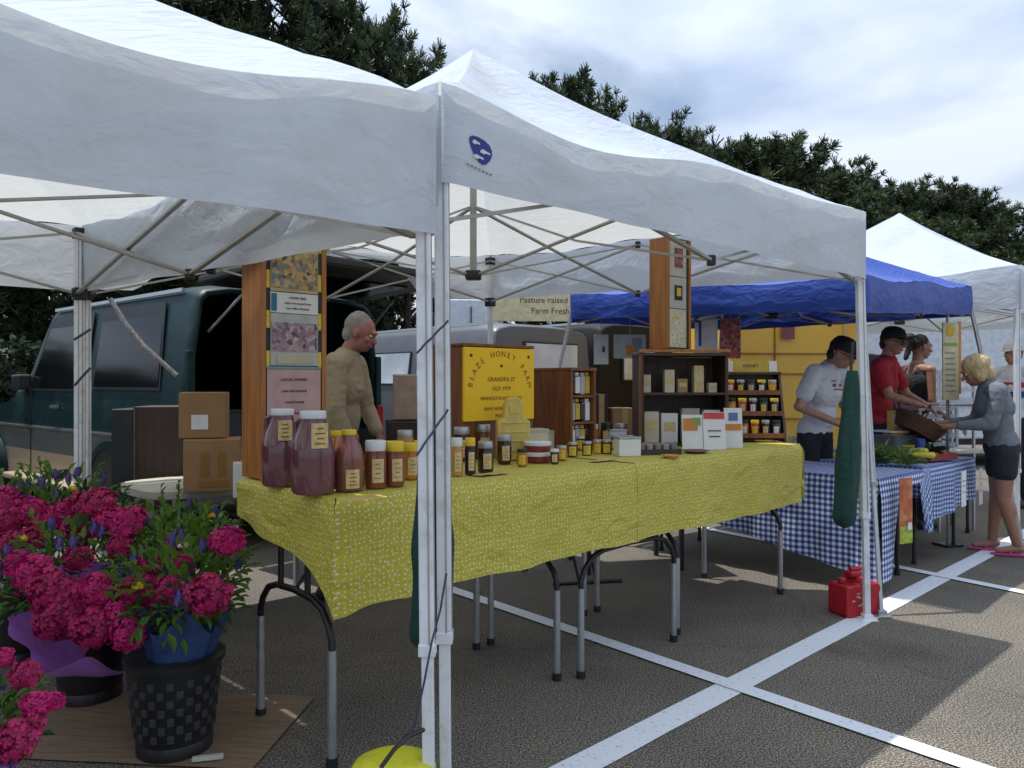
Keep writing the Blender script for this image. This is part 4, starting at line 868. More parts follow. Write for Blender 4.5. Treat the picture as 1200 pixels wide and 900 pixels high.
def post_wrap(px0, py0, px1, py1, y0, y1): return [D(px0+(px1-px0)*k/8, py0+(py1-py0)*k/8+.6*sin(k*2), y0+(y1-y0)*k/8) for k in range(9)]
cord('rope', 'twisted cord slanting across the two front posts at the height of the display column photos', post_wrap(488, 414, 525, 376, 2.10, 2.165))
cord('rope', 'twisted cord slanting across the two front posts beside the small honey jars', post_wrap(488, 534, 525, 480, 2.10, 2.165))
cord('rope', 'twisted cord running down the two front posts below the yellow cloth', [D(523, 672, 2.165), D(516, 715, 2.165), D(506, 752, 2.11), D(497, 800, 2.11), D(486, 850, 2.12), D(470, 868, 2.14)])
cord('rope', 'loose dark cord looped around the back tent post on the left', [D(87, 398, 4.2), D(95, 393, 4.2), D(106, 386, 4.24)], .007)
cord('rope', 'dark cord crossing the back tent post above the van door handle height', [D(87, 452, 4.2), D(95, 443, 4.2), D(106, 431, 4.24)], .007)
# green canvas weight bags
def weight_bag(label, px, y, ztop, zbot, w_, x_lean=0):
    p = D(px, HY, y); t = thing('weight_bag', label, 'weight bag', (p.x, p.y, zbot), .3, 'green canvas weight bags'); H = ztop-zbot; mb = MB()
    def f(i, j):
        a = 2*pi*i; r = w_/2*(.42+.58*min(1, (1-j)*1.9)**.7) if j > .0 else w_/2
        if j < .1: r = w_/2*sqrt(max(0, 1-((.1-j)/.1)**2))*.98+.002
        r *= 1+.09*sin(a*3+j*5)+.06*sin(a*5-j*7)+.10*mnoise.noise(Vector((cos(a)*1.5, sin(a)*1.5, j*5)))
        return Vector((r*cos(a)+x_lean*j, r*.75*sin(a), H*j))
    mb.grid(f, 28, 36); mb.build('bag_body', green_f, t, smooth=True)
    mb = MB(); mb.tube([(x_lean*.9, 0, H*.93), (x_lean+.01, .02, H+.05), (x_lean+.03, .03, H+.16)], .008, 8); mb.build('strap', blackp, t)
    MB().box((0, -w_*.38, H*.42), (.004, .004, H*.6)).build('seam', green_f, t); return t
weight_bag('long green canvas bag hanging beside the right front post, before the gingham table', 990, 4.25, 1.42, .545, .138, .05)
weight_bag('long green canvas bag hanging behind the pair of front posts by the yellow cloth', 506, 2.34, 1.20, .53, .125, 0)

# ------------------------------------------------------------------ left: table with boxes, cabinet, van
bt = P(250, 590, .80)
t = thing('side_table', 'cream-topped table with cartons on it, left of the display column', 'table', (-1.78, 3.92, 0), TH)
def oval(i, j): return 0
mb = MB(); pts = []
for k in range(28):
    a = 2*pi*k/28; pts.append(((abs(cos(a))**.35)*(1 if cos(a) > 0 else -1)*.62+.55, (abs(sin(a))**.5)*(1 if sin(a) > 0 else -1)*.34+.3))
mb.add([(x, y, .75) for x, y in pts]+[(x, y, .795) for x, y in pts], [tuple(range(27, -1, -1)), tuple(range(28, 56))]+[(k, (k+1) % 28, (k+1) % 28+28, k+28) for k in range(28)])
mb.build('tabletop', M('cream_laminate', (.50, .47, .38), .5), t, bevel=.006)
for x, y in ((.1, .1), (1.0, .1), (.1, .5), (1.0, .5)): MB().bar((x, y, 0), (x, y, .75), .03).build('leg', steel, t)
def carton(label, px, py, y, w_, d_, h_, z, rz, m_=card, label_=None, group='cartons by the van', name='cardboard_box'):
    p = D(px, HY, y); t = thing(name, label, 'cardboard box', (p.x, p.y, z), rz, group)
    MB().box((0, 0, h_/2), (w_, d_, h_)).build('box_body', m_, t, bevel=.004)
    MB().box((0, 0, h_*.5), (w_+.003, .05, h_+.003)).build('tape', M('packing_tape', (.42, .29, .15), .3, bump=0), t)
    mb = MB(); mb.box((0, 0, h_+.0025), (w_+.004, d_*.47, .003)); 
    if label_: MB().box((-w_*.05, -d_/2-.002, h_*.35), (w_*.36, .003, h_*.32)).build('shipping_label', label_, t)
    return t
carton('upper tan cardboard box with a pale label, stacked left of the display column', 240, 0, 4.05, .225, .20, .235, 0.797+.27, .25, card, paper)
b_ = carton('lower large tan cardboard box with printed arrows, left of the display column', 250, 0, 4.02, .27, .22, .265, 0.797, .3, card)
MB().box((-.03, -.1125, .14), (.035, .003, .12)).box((.05, -.1125, .14), (.035, .003, .12)).box((.01, -.1125, .04), (.14, .003, .03)).build('printed_arrows', ink_b, b_)
carton('small brown cardboard box behind the tall cartons', 278, 0, 4.5, .14, .12, .15, 0.797, .2, card2)
carton('white plastic tub standing on the side table corner beside the display column', 287, 0, 3.75, .10, .08, .17, 0.797, .2, paper, name='plastic_tub')
p = D(181, HY, 4.75)
t = thing('brown_cabinet', 'tall dark brown cabinet standing behind the van corner and the flowers', 'cabinet', (p.x, p.y, 0), .12)
MB().box((.07, 0, .605), (.27, .30, 1.21)).build('cabinet_side', walnut, t, bevel=.006)
MB().box((-.13, 0, .60), (.125, .33, 1.19)).build('black_door', blackp, t, bevel=.006)
MB().box((-.065, -.152, .61), (.010, .012, 1.2)).build('edge_strip', M('worn_edge', (.16, .12, .09), .5), t)

teal = M('teal_paint', (.002, .021, .023), .45, 0, .12, 3, 0, coat=.04, spec=.25, dirt=(.03, .06, .055), dscale=2)
vgrey = M('van_grey_paint', (.08, .088, .08), .5, 0, .12, 3, 0, dirt=(.10, .09, .07))
vtan = M('van_tan_skirt', (.34, .26, .17), .5, 0, .12, 3, .03, dirt=(.2, .15, .1))
glass = M('dark_window_glass', (.004, .005, .006), .12, 0, .2, bump=0, spec=.3)
interior = M('van_interior', (.045, .04, .036), .9)
silver = M('silver_trim', (.5, .52, .54), .25, .8, .05)
def van_body(root, L_, W_, H_, hood=True, mats=None, zs=(.30, .58, .90, 1.25), nose=(3.35, 4.4, 5.3), open_rear=True):
    hw = W_/2
    def roofz(y):
        r0, r1, r2 = nose
        if y <= .25: return H_-.05*(1-y/.25)
        if y <= r0: return H_
        if y <= r1: return H_+(1.28-H_)*((y-r0)/(r1-r0))**1.15
        return 1.28-.22*((y-r1)/(r2-r1))-(0.0 if y < r2-.05 else .25)
    ys = [0, .1, .25]+[.5+k*.4 for k in range(int((nose[0]-.5)/.4)+1)]+[nose[0]+(nose[1]-nose[0])*k/6 for k in range(7)]+[nose[1]+.3, nose[1]+.6, nose[2]-.05, nose[2]]
    ys = sorted(set(round(y, 3) for y in ys)); mb = MB(); rings = []
    for y in ys:
        h = roofz(y); tz = max(zs[3]-.02, 0)
        side = [(hw*.97, zs[0]), (hw, zs[0]+.02), (hw, zs[1]), (hw*1.0, zs[1]+.01), (hw, zs[2]), (hw, zs[2]+.01), (hw*.985, min(zs[3], h-.12)), (hw*(.985-.115*max(0, (max(min(zs[3], h-.12)+.01, h*.8)-zs[3])/(max(.2, h-.10-zs[3])))), max(min(zs[3], h-.12)+.01, h*.8)), (hw*.87, h-.10), (hw*.80, h-.035), (hw*.6, h), (hw*.3, h+.01), (0, h+.012)]
        ring = [(-x, z) for x, z in side]+[(x, z) for x, z in side[-2::-1]]
        rings.append([(x, y, z) for x, z in ring])
    n = len(rings[0])
    for k, r in enumerate(rings): mb.add(r, [])
    for k in range(len(rings)-1):
        for i in range(n-1):
            zz = (rings[k][i][2]+rings[k][i+1][2])/2; mb.f.append([k*n+i, (k+1)*n+i, (k+1)*n+i+1, k*n+i+1]); mb.m.append(2 if zz < zs[1] else 1 if zz < zs[2] else 0)
    mb.f.append([(len(rings)-1)*n+i for i in range(n)]); mb.m.append(0)
    o = mb.build('body', mats, root, smooth=True, solid=.035); fix_normals(o)
    fl = MB().box((0, L_*.42, zs[0]+.1), (W_-.12, L_*.82, .05)).build('floor', interior, root)
    MB().box((0, L_*.62, 1.0), (W_-.2, .04, 1.3)).build('cargo_divider', interior, root)
    return o
def wheel(root, x, y, sgn, r=.36):
    w_ = MB().lathe([(r*.6, -.10), (r*.97, -.10), (r, -.06), (r, .06), (r*.97, .10), (r*.6, .10)], (0, 0, 0), 32, R=Matrix.Rotation(pi/2, 3, 'Y')).build('wheel', M('tyre_rubber', (.02, .02, .02), .8), root, smooth=True, loc=(x, y, r))
    MB().lathe([(r*.1, -.115), (r*.35, -.09), (r*.58, -.112), (r*.62, -.10), (r*.62, .10)], (0, 0, 0), 24, R=Matrix.Rotation(pi/2 if sgn > 0 else -pi/2, 3, 'Y')).build('rim', silver, w_, smooth=True)
    # wheel arch
    mb = MB(); R_ = r*1.22; K = 16
    vs = [(x-sgn*.03, y+R_*cos(pi*k/K), r+R_*sin(pi*k/K)) for k in range(K+1)]; vs2 = [(x+sgn*.112, v[1], v[2]) for v in vs]; vs3 = [(x+sgn*.112, y+R_*1.14*cos(pi*k/K), r+R_*1.14*sin(pi*k/K)) for k in range(K+1)]
    mb.add(vs+vs2+vs3, [(k, k+1, K+1+k+1, K+1+k) for k in range(K)]+[(K+1+k, K+2+k, 2*K+3+k, 2*K+2+k) for k in range(K)]); mb.build('wheel_arch', teal, root, smooth=True)
    mb = MB(); mb.add([(x+sgn*.104, y, r)]+[(x+sgn*.104, v[1], v[2]) for v in vs], [(0, k+1, k+2) for k in range(K)]); mb.build('wheel_well', blackp, root)
VW = 1.92; VT = TH+radians(6); AV = Vector((cos(VT), sin(VT), 0)); vr = Vector((-2.49, 5.82, 0))+AV*(VW/2)
van = thing('green_van', 'dark green van with tan lower skirt, its rear liftgate raised toward the honey tent', 'van', vr, VT)
van_body(van, 5.4, VW, 2.15, mats=[teal, vgrey, vtan], nose=(3.0, 3.95, 5.4), zs=(.30, .66, .92, 1.25))
hw = VW/2
def side_pane(y0, y1, z0, z1, name='side_window', r0=0, r1=0, frame=True):
    def xs(z): return -(hw*.985+(hw*.87-hw*.985)*max(0, (z-1.25))/(2.05-1.25))-.006
    ym = (y0+y1)/2; w0 = MB().add([(xs(z0)-.001, y0-.03, z0-.03), (xs(z0)-.001, y1+.03, z0-.03), (xs(z1)-.001, y1+r1*.9+.03, z1+.03), (xs(z1)-.001, y0+r0+.0-.03, z1+.03)], [(0, 1, 2, 3)]).build('window', blackp, van, solid=.008)
    MB().add([(xs(z0)-.012, y0, z0), (xs(z0)-.012, y1, z0), (xs(z1)-.012, y1+r1, z1), (xs(z1)-.012, y0+r0, z1)], [(0, 1, 2, 3)]).build('pane', glass, w0)
side_pane(.45, 1.72, 1.32, 1.98, r0=.08); side_pane(1.95, 3.35, 1.30, 1.98, r1=-.42)
MB().box((0, 5.4, .9), (.9, .03, .2)).build('grille', blackp, van)
for y in (1.83, 3.3):
    MB().box((-hw-.004, y, .85), (.006, .012, .95)).build('door_seam', blackp, van)
MB().box((-hw-.018, 2.6, 1.12), (.03, .16, .03)).build('door_handle', silver, van)
MB().box((-hw-.03, 3.5, 1.36), (.14, .2, .16)).build('side_mirror', blackp, van, bevel=.02)
MB().box((-hw-.012, 2.5, .90), (.016, 4.4, .02)).build('side_moulding', silver, van)
MB().box((-hw*.87, 1.6, 2.09), (.03, 2.7, .03)).build('drip_rail', silver, van)
MB().box((-hw-.09, 2.6, .40), (.2, 1.9, .06)).build('running_board', vtan, van, bevel=.02)
wheel(van, -hw+.02, 1.15, -1); wheel(van, -hw+.02, 4.45, -1); wheel(van, hw-.02, 1.15, 1); wheel(van, hw-.02, 4.45, 1)
MB().box((0, -.06, .48), (VW-.06, .14, .16)).build('rear_bumper', M('dull_bumper', (.1, .1, .1), .5), van, bevel=.03)
for s in (-1, 1):
    MB().box((s*(hw-.05), -.004, 1.15), (.06, .05, .9)).build('rear_pillar', teal, van, bevel=.01)
    MB().box((s*(hw-.05), -.034, 1.0), (.07, .03, .28)).build('tail_light', M('tail_light_red', (.3, .01, .01), .2, bump=0), van, bevel=.006)
# raised liftgate
R_ = Matrix.Rotation(radians(-3), 3, 'X')
mb = MB(); mb.box((-.06, -.64, 2.17), (1.60, 1.24, .07), R_); lg = mb.build('liftgate', M('dark_liftgate', (.01, .013, .013), .5), van, bevel=.02)
MB().box((-.06, -.60, 2.125), (1.1, .6, .012), R_).build('gate_glass', glass, lg)
MB().box((-.06, -1.245, 2.19), (.16, .04, .04)).build('gate_handle', blackp, lg)
for s in (-1, 1): MB().tube([(s*.74-.03, -.02, 1.75), (s*.68-.05, -.55, 2.06)], .012, 8).build('gas_strut', silver, lg)
# things inside the van
for k, (x, z, w_, h_, m_, lb) in enumerate([(-.45, .46, .5, .34, card, 'brown cardboard box low in the open van, behind the display column'), (.1, .46, .4, .5, M('grey_crate', (.06, .06, .065), .6), 'dark grey crate inside the open van'), (-.5, .81, .36, .3, M('charcoal_bin', (.04, .045, .05), .5), 'charcoal bin stacked on the box inside the open van')]):
    q = van.location+AV*x+B*.45; t = thing('storage_box', lb, 'box', (q.x, q.y, z), TH); MB().box((0, 0, h_/2), (w_, .4, h_)).build('box_body', m_, t, bevel=.01); MB().box((0, 0, h_+.008), (w_+.02, .42, .02)).build('box_lid', m_, t, bevel=.004)
# strap in front of the van
cord('strap_line', 'pale twisted strap slanting down across the green van window', [D(129, 350, 4.9), D(146, 378, 4.92), D(168, 405, 4.94), D(207, 440, 5.0)], .016, M('grey_strap', (.30, .27, .26), .8, 0, .5, 60, 0), None)

# ------------------------------------------------------------------ vehicles behind
vsil = M('silver_van_paint', (.10, .105, .115), .45, .2, .08, 3, 0, coat=.1)
wreflect = M('sky_reflection_painted_glass', (.42, .46, .5), .08, 0, .3, 2, 0, coat=1)  # pale sky reflection painted into the glass colour
def simple_van(name, label, rl, Wd, Ln, H_, paint, panes, rz=TH, lower=None, cat='van'):
    c_ = Vector(rl)+Vector((cos(rz), sin(rz), 0))*(Wd/2); t = thing(name, label, cat, c_, rz)
    van_body(t, Ln, Wd, H_, mats=[paint, paint, lower or blackp], zs=(.30, .5, .8, 1.15), nose=(Ln*.72, Ln*.86, Ln))
    hw = Wd/2
    bp_ = MB().add([(-hw*.99, -.002, .45), (hw*.99, -.002, .45), (hw*.985, -.002, 1.15), (hw*.86, -.002, H_-.12), (hw*.6, -.002, H_-.05), (-hw*.6, -.002, H_-.05), (-hw*.86, -.002, H_-.12), (-hw*.985, -.002, 1.15)], [tuple(range(8))]).build('rear_panel', paint, t, solid=.02)
    for x0, x1, z0, z1, m_ in panes:
        w0 = MB().box(((x0+x1)/2, -.018, (z0+z1)/2), (x1-x0+.06, .02, z1-z0+.06)).build('window', blackp, t, bevel=.01); MB().box(((x0+x1)/2, -.032, (z0+z1)/2), (x1-x0, .01, z1-z0)).build('pane', m_, w0)
    MB().box((0, -.08, .5), (Wd-.05, .16, .2)).build('rear_bumper', blackp, t, bevel=.03)
    for s in (-1, 1): MB().box((s*(hw-.07), -.03, .95), (.09, .03, .3)).build('tail_light', M('tail_light_red', (.3, .01, .01), .2), t, bevel=.006)
    for y in (Ln*.2, Ln*.8):
        for s in (-1, 1):
            MB().lathe([(.2, -.1), (.33, -.1), (.34, .1), (.2, .1)], (0, 0, 0), 24, R=Matrix.Rotation(pi/2, 3, 'Y')).build('wheel', M('tyre_rubber', (.02, .02, .02), .8), t, smooth=True, loc=(s*(hw-.09), y, .34))
    for s in (-1, 1):
        for y0, y1 in ((.35, 1.5), (1.7, 2.9)):
            w0 = MB().box((s*(hw*.93+.006), (y0+y1)/2, H_*.74), (.02, y1-y0+.05, .46), Matrix.Rotation(s*-.13, 3, 'Y')).build('window', blackp, t); MB().box((s*(hw*.93+.02), (y0+y1)/2, H_*.74), (.01, y1-y0, .42), Matrix.Rotation(s*-.13, 3, 'Y')).build('pane', panes[0][4], w0)
        MB().box((s*hw*.7, Ln*.35, H_+.005), (.03, Ln*.5, .03)).build('roof_rail', silver, t)
    return t
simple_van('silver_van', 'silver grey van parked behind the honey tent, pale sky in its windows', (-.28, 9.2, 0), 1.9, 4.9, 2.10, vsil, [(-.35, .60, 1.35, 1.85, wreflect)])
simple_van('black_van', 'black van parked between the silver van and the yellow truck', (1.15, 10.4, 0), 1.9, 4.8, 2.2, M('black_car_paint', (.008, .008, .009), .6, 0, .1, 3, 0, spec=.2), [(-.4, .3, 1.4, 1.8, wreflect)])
# yellow step van
yt = M('yellow_truck_paint', (.84, .52, .075), .35, 0, .05, 2, .02, 6, coat=.2, dirt=(.68, .42, .09), dscale=2)
t = thing('yellow_truck', 'yellow panel truck behind the man in the white shirt', 'truck', (2.55, 9.0, 0), radians(6))
MB().box((.80, 1.1, 1.50), (1.6, 2.2, 2.1)).build('cargo_body', yt, t, bevel=.05)
for z in (.93, 1.46, 1.70): MB().box((.80, -.004, z), (1.56, .03, .014)).build('panel_groove', M('yellow_groove', (.35, .19, .02), .5, bump=0), t)
MB().box((.55, -.006, 1.45), (.012, .03, 1.9)).build('door_seam', M('yellow_groove', (.35, .19, .02), .5), t)
MB().box((1.42, -.006, 1.45), (.04, .04, 1.9)).build('door_post', M('pale_yellow_trim', (.66, .50, .2), .4), t)
MB().box((.15, -.02, .62), (.3, .04, .16)).build('rear_bumper', blackp, t, bevel=.02)
for x in (.4, 1.2): MB().lathe([(.2, -.12), (.38, -.12), (.38, .12), (.2, .12)], (0, 0, 0), 24, R=Matrix.Rotation(pi/2, 3, 'X')).build('wheel', M('tyre_rubber', (.02, .02, .02), .8), t, smooth=True, loc=(x, .16, .38))
MB().box((.70, -.035, 1.97), (.16, .006, .20)).build('sticker', M('maroon_print', (.22, .08, .10), .6, bump=0), t)
MB().box((.8, -.03, .42), (1.5, .05, .1)).build('chassis_rail', blackp, t)
simple_van('black_van', 'dark low van behind the red-shirted man, right of the yellow truck', (4.35, 10.0, 0), 1.8, 4.5, 1.78, M('black_car_paint', (.008,)*3), [(-.5, .5, 1.2, 1.5, glass)])
# cream lettered sign panel and pale building far behind
t = thing('roadside_sign', 'cream roadside sign with two lines of dark lettering behind the tent', 'sign', (-.1, 13.5, 0), radians(5))
MB().box((.62, 0, 2.7), (1.7, .05, .52)).build('sign_board', M('cream_sign_paint', (.62, .52, .30), .6), t, bevel=.005)
for x in (-.1, 1.35): MB().bar((x, .06, 0), (x, .06, 2.6), .09).build('post', steel, t)
di = M('dark_sign_ink', (.06, .05, .04), .7, bump=0); merge_text([lettering('Pasture raised', .15, di, t, (.66, -.028, 2.81)), lettering('Farm Fresh', .15, di, t, (.78, -.028, 2.62))], 'lettering')
t = thing('white_trailer', 'white box trailer seen in the gap behind the tent', 'trailer', (-1.35, 15, 0), radians(8))
MB().box((.55, 1.5, 1.75), (1.2, 3, 2.5)).build('trailer_body', M('trailer_white', (.55, .6, .66), .4), t, bevel=.03); MB().box((.55, -.02, 1.7), (.02, .03, 2.3)).build('door_seam', blackp, t); MB().lathe([(.2, -.1), (.32, -.1), (.32, .1), (.2, .1)], (0, 0, 0), 20, R=Matrix.Rotation(pi/2, 3, 'Y')).build('wheel', M('tyre_rubber', (.02, .02, .02), .8), t, loc=(-.05, 1.5, .32)); MB().box((.55, 1.5, .46), (1.1, 2.9, .08)).build('chassis', blackp, t)
t = thing('white_trailer', 'long white box trailer far behind the right-hand stalls', 'trailer', (5.2, 12.2, 0), radians(4))
MB().box((2.2, 1.2, 1.45), (4.4, 2.4, 2.0)).build('trailer_body', M('trailer_white', (.55, .6, .66), .4), t, bevel=.03); MB().box((2.2, -.01, 1.0), (4.3, .03, .02)).build('rub_rail', blackp, t); MB().lathe([(.2, -.1), (.36, -.1), (.36, .1), (.2, .1)], (0, 0, 0), 20, R=Matrix.Rotation(pi/2, 3, 'X')).build('wheel', M('tyre_rubber', (.02, .02, .02), .8), t, loc=(3, .1, .36)); MB().box((2.2, 1.2, .40), (4.2, 2.2, .1)).build('chassis', blackp, t)
# ------------------------------------------------------------------ people
def hand(mb, w, d, palm_n, side, curl=.5, s=1.0):
    """w wrist, d pointing direction, palm_n direction the palm faces, side +1/-1 thumb side"""
    d = Vector(d).normalized(); pn = Vector(palm_n); pn = (pn-d*pn.dot(d)).normalized(); x = d.cross(pn)*side
    pc = Vector(w)+d*.048*s; R = Matrix((x, d, pn)).transposed()
    mb.ell(pc, (.040*s, .050*s, .017*s), R, 12, 8)
    for k, (ox, ln) in enumerate([(-.028, .060), (-.010, .074), (.009, .080), (.028, .072)]):
        b = Vector(w)+x*ox*s+d*.085*s; a1 = curl*.7; a2 = curl*1.6
        k1 = b+(d*cos(a1)+pn*sin(a1))*ln*.5*s; k2 = k1+(d*cos(a2)+pn*sin(a2))*ln*.5*s
        mb.cap(b, k1, .0095*s, .0085*s, 8); mb.cap(k1, k2, .0085*s, .0075*s, 8)
    b = Vector(w)+x*.030*s+d*.030*s; k1 = b+(x*.75+d*.6+pn*.25).normalized()*.034*s; k2 = k1+(x*.25+d*.8+pn*.45).normalized()*.030*s
    mb.cap(b, k1, .012*s, .010*s, 8); mb.cap(k1, k2, .010*s, .0085*s, 8)
def person(label, loc, rz, J, sk, shirt, legs, hair=None, hat=None, female=False, sleeve=1.0, shorts=False, shoes=None, glasses=False, hs=1.0, headrot=(0, 0), group=None, shirt_print=None, barelegs=False, beard=None, curl=(.7, .7), collar=False):
    """J: joints in local coordinates, facing +y, right = +x"""
    t = thing('person', label, 'person', loc, rz, group); V = {k: Vector(v) for k, v in J.items()}
    k_ = .9 if female else 1.0; mb = MB(); H = V['head']
    Rh = Matrix.Rotation(headrot[0], 3, 'Z') @ Matrix.Rotation(headrot[1], 3, 'X')
    hp = lambda x, y, z: H+Rh @ Vector((x, y, z))
    mb.ell(hp(0, -.012, .022), (.074, .094, .092), Rh, 18, 12); mb.ell(hp(0, .022, -.045), (.056, .066, .068), Rh, 16, 10); mb.ell(hp(0, .058, -.085), (.024, .022, .018), Rh, 8, 6)
    mb.cap(hp(0, .082, .008), hp(0, .104, -.026), .009, .015, 8); mb.ell(hp(0, .088, .028), (.05, .012, .012), Rh, 10, 6); mb.ell(hp(0, .080, -.058), (.024, .012, .010), Rh, 8, 6)
    for s in (-1, 1): mb.ell(hp(s*.076, -.008, -.008), (.012, .018, .031), Rh, 8, 6); mb.ell(hp(s*.038, .062, -.022), (.022, .020, .016), Rh, 8, 6)
    mb.cap(V['neck'], H+Rh @ Vector((0, -.02, -.04)), .056*k_, .053*k_, 12)
    ch, pv = V['chest'], V['pelvis']; fw = Vector((0, 1, 0))
    def torso(m, g):
        m.ell(ch+Vector((0, 0, .02)), (.165*k_+g, .105*k_+g, .17+g), None, 18, 12); m.ell((ch+pv)/2, (.135*k_+g, .098*k_+g, .18), None, 16, 10)
        m.ell(pv+Vector((0, 0, .03)), (.150+g, .108+g, .12+g), None, 16, 10); m.cap(V['neck']-Vector((0, 0, .03)), ch, .075+g, .12+g, 14)
        for s in ('r', 'l'): m.cap(V['sh_'+s], V['neck']-Vector((0, 0, .05)), .053*k_+g, .062+g, 12)
    torso(mb, 0)
    for s, sg in (('r', 1), ('l', -1)):
        mb.cap(V['sh_'+s], V['el_'+s], .048*k_, .036*k_, 12); mb.cap(V['el_'+s], V['wr_'+s], .037*k_, .025*k_, 12)
        hd = (V['wr_'+s]-V['el_'+s]).normalized(); c_ = curl[0 if s == 'r' else 1]
        hand(mb, V['wr_'+s], hd, J.get('palm_'+s, (0, 0, -1)), sg*(1 if J.get('palm_'+s, (0, 0, -1))[2] < 0 else 1)*-1, c_)
        mb.cap(V['hip_'+s], V['kn_'+s], .085*k_ if not female else .086, .053, 14); mb.cap(V['kn_'+s], V['an_'+s], .055, .036, 12)
        mb.ell(V['kn_'+s].lerp(V['an_'+s], .3)-fw*.018, (.046, .048, .10), None, 10, 8)
        an = V['an_'+s]; mb.cap(an+Vector((0, -.02, -.035)), an+Vector((0, .13, -.055)), .034, .024, 10)
    body = mb.build('body', sk, t, remesh=.0075, smooth=True)
    # clothing
    g = .014; m2 = MB(); torso(m2, g)
    if collar: m2.cap(V['neck'], V['neck']+Vector((0, 0, .03)), .068, .066, 12)
    for s in ('r', 'l'):
        e = V['sh_'+s].lerp(V['el_'+s], min(1, sleeve)); r1 = .055*k_+g
        m2.cap(V['sh_'+s], e, r1, (.048 if sleeve < .99 else .040)*k_+g*.9, 12)
        if sleeve > 1: m2.cap(e, V['el_'+s].lerp(V['wr_'+s], sleeve-1), .040*k_+g*.8, .030*k_+g*.8, 12)
    if sleeve == 0:
        m2 = MB(); g += .006; m2.ell(ch+Vector((0, 0, .01)), (.168*k_+g, .108*k_+g, .15), None, 18, 12); m2.ell((ch+pv)/2, (.135*k_+g, .098*k_+g, .18), None, 16, 10); m2.ell(pv+Vector((0, 0, .03)), (.150+g, .108+g, .12+g), None, 16, 10)
        for s in (-1, 1): m2.cap(ch+Vector((s*.07, -.06, .12)), ch+Vector((s*.06, .02, .19)), .022, .022, 8)
    so_ = m2.build('shirt', shirt, t, remesh=.010, smooth=True)
    for v in so_.data.vertices:
        c = v.co; n = mnoise.noise(Vector((c.x*9, c.y*9, c.z*5)))*.010+abs(mnoise.noise(Vector((c.x*14, c.y*14, c.z*22))))*-.010+mnoise.noise(Vector((c.x*30, c.y*26, c.z*14)))*.004; v.co = c+v.normal*(n+.008)
    g = .014; m3 = MB(); m3.ell(pv+Vector((0, 0, .0)), (.158+g, .115+g, .12), None, 16, 10)
    for s in ('r', 'l'):
        if shorts: m3.cap(V['hip_'+s], V['hip_'+s].lerp(V['kn_'+s], .42), .096, .090, 14)
        else: m3.cap(V['hip_'+s], V['kn_'+s], .096, .070, 14); m3.cap(V['kn_'+s], V['an_'+s]+Vector((0, 0, .02)), .070, .056, 12)
    to = m3.build('shorts' if shorts else 'trousers', legs, t, remesh=.010, smooth=True)
    m4 = MB()
    for s in ('r', 'l'):
        an = V['an_'+s]
        if shorts: 
            m5 = MB(); m5.lathe([(.9, 0), (1, .3), (1, .8), (.9, 1)], an+Vector((0, .055, -.09)), 16, .045, .13); 
            for v in m5.v: v.z = an.z-.092+(v.z-(an.z-.09))*.018
            m5.tube([an+Vector((-.035, .05, -.075)), an+Vector((0, .06, -.035)), an+Vector((.035, .05, -.075))], .007, 6); m5.build('sandal', shoes, t, smooth=True)
        else: MB().cap(an+Vector((0, -.03, -.04)), an+Vector((0, .15, -.052)), .048, .040, 12).build('shoe', shoes, t, smooth=True)
    ew = M('eye_white', (.6, .6, .58), .2, bump=0)
    for s in (-1, 1):
        e = MB().ell(hp(s*.031, .0755, .004), (.013, .010, .0085), Rh, 8, 6).build('eye', ew, t, smooth=True); MB().ell(hp(s*.031, .0835, .004), (.006, .004, .006), Rh, 8, 6).build('iris', blackp, e)
    MB().cap(hp(-.018, .0925, -.058), hp(.018, .0925, -.058), .004, .004, 6).build('lips', M('lip_red', (.32, .11, .09), .5, bump=0), t)
    if glasses:
        m6 = MB(); 
        for s in (-1, 1): m6.ell(hp(s*.033, .094, .006), (.028, .007, .019), Rh, 10, 6); m6.tube([hp(s*.06, .085, .01), hp(s*.079, .0, .012)], .003, 6)
        m6.tube([hp(-.01, .099, .010), hp(.01, .099, .010)], .003, 6); m6.build('sunglasses', blackp, t, smooth=True)
    if hair:
        hm, kind = hair; m7 = MB(); rnd = random.Random(int(loc[0]*100))
        if kind == 'short':
            m7.ell(hp(0, -.034, .040), (.080, .088, .088), Rh, 18, 12); m7.ell(hp(0, -.064, -.020), (.070, .048, .066), Rh, 12, 8)
        if kind == 'bun':
            m7.ell(hp(0, -.024, .036), (.081, .092, .089), Rh, 18, 12); m7.ell(hp(0, -.11, .085), (.045, .045, .042), Rh, 12, 8); m7.cap(hp(0, -.1, .05), hp(.01, -.14, -.12), .04, .02, 10)
        if kind == 'bob':
            m7.ell(hp(0, -.022, .040), (.094, .106, .098), Rh, 18, 12); m7.ell(hp(0, -.068, -.035), (.076, .056, .092), Rh, 14, 9)
            for s in (-1, 1): m7.ell(hp(s*.066, -.01, -.02), (.024, .05, .07), Rh, 10, 8)
        ho = m7.build('hair', hm, t, remesh=.007, smooth=True)
        for v in ho.data.vertices:
            c = v.co; v.co = c+v.normal*(mnoise.noise(Vector((c.x*60, c.y*60, c.z*18)))*.009+mnoise.noise(Vector((c.x*18, c.y*18, c.z*12)))*.007)
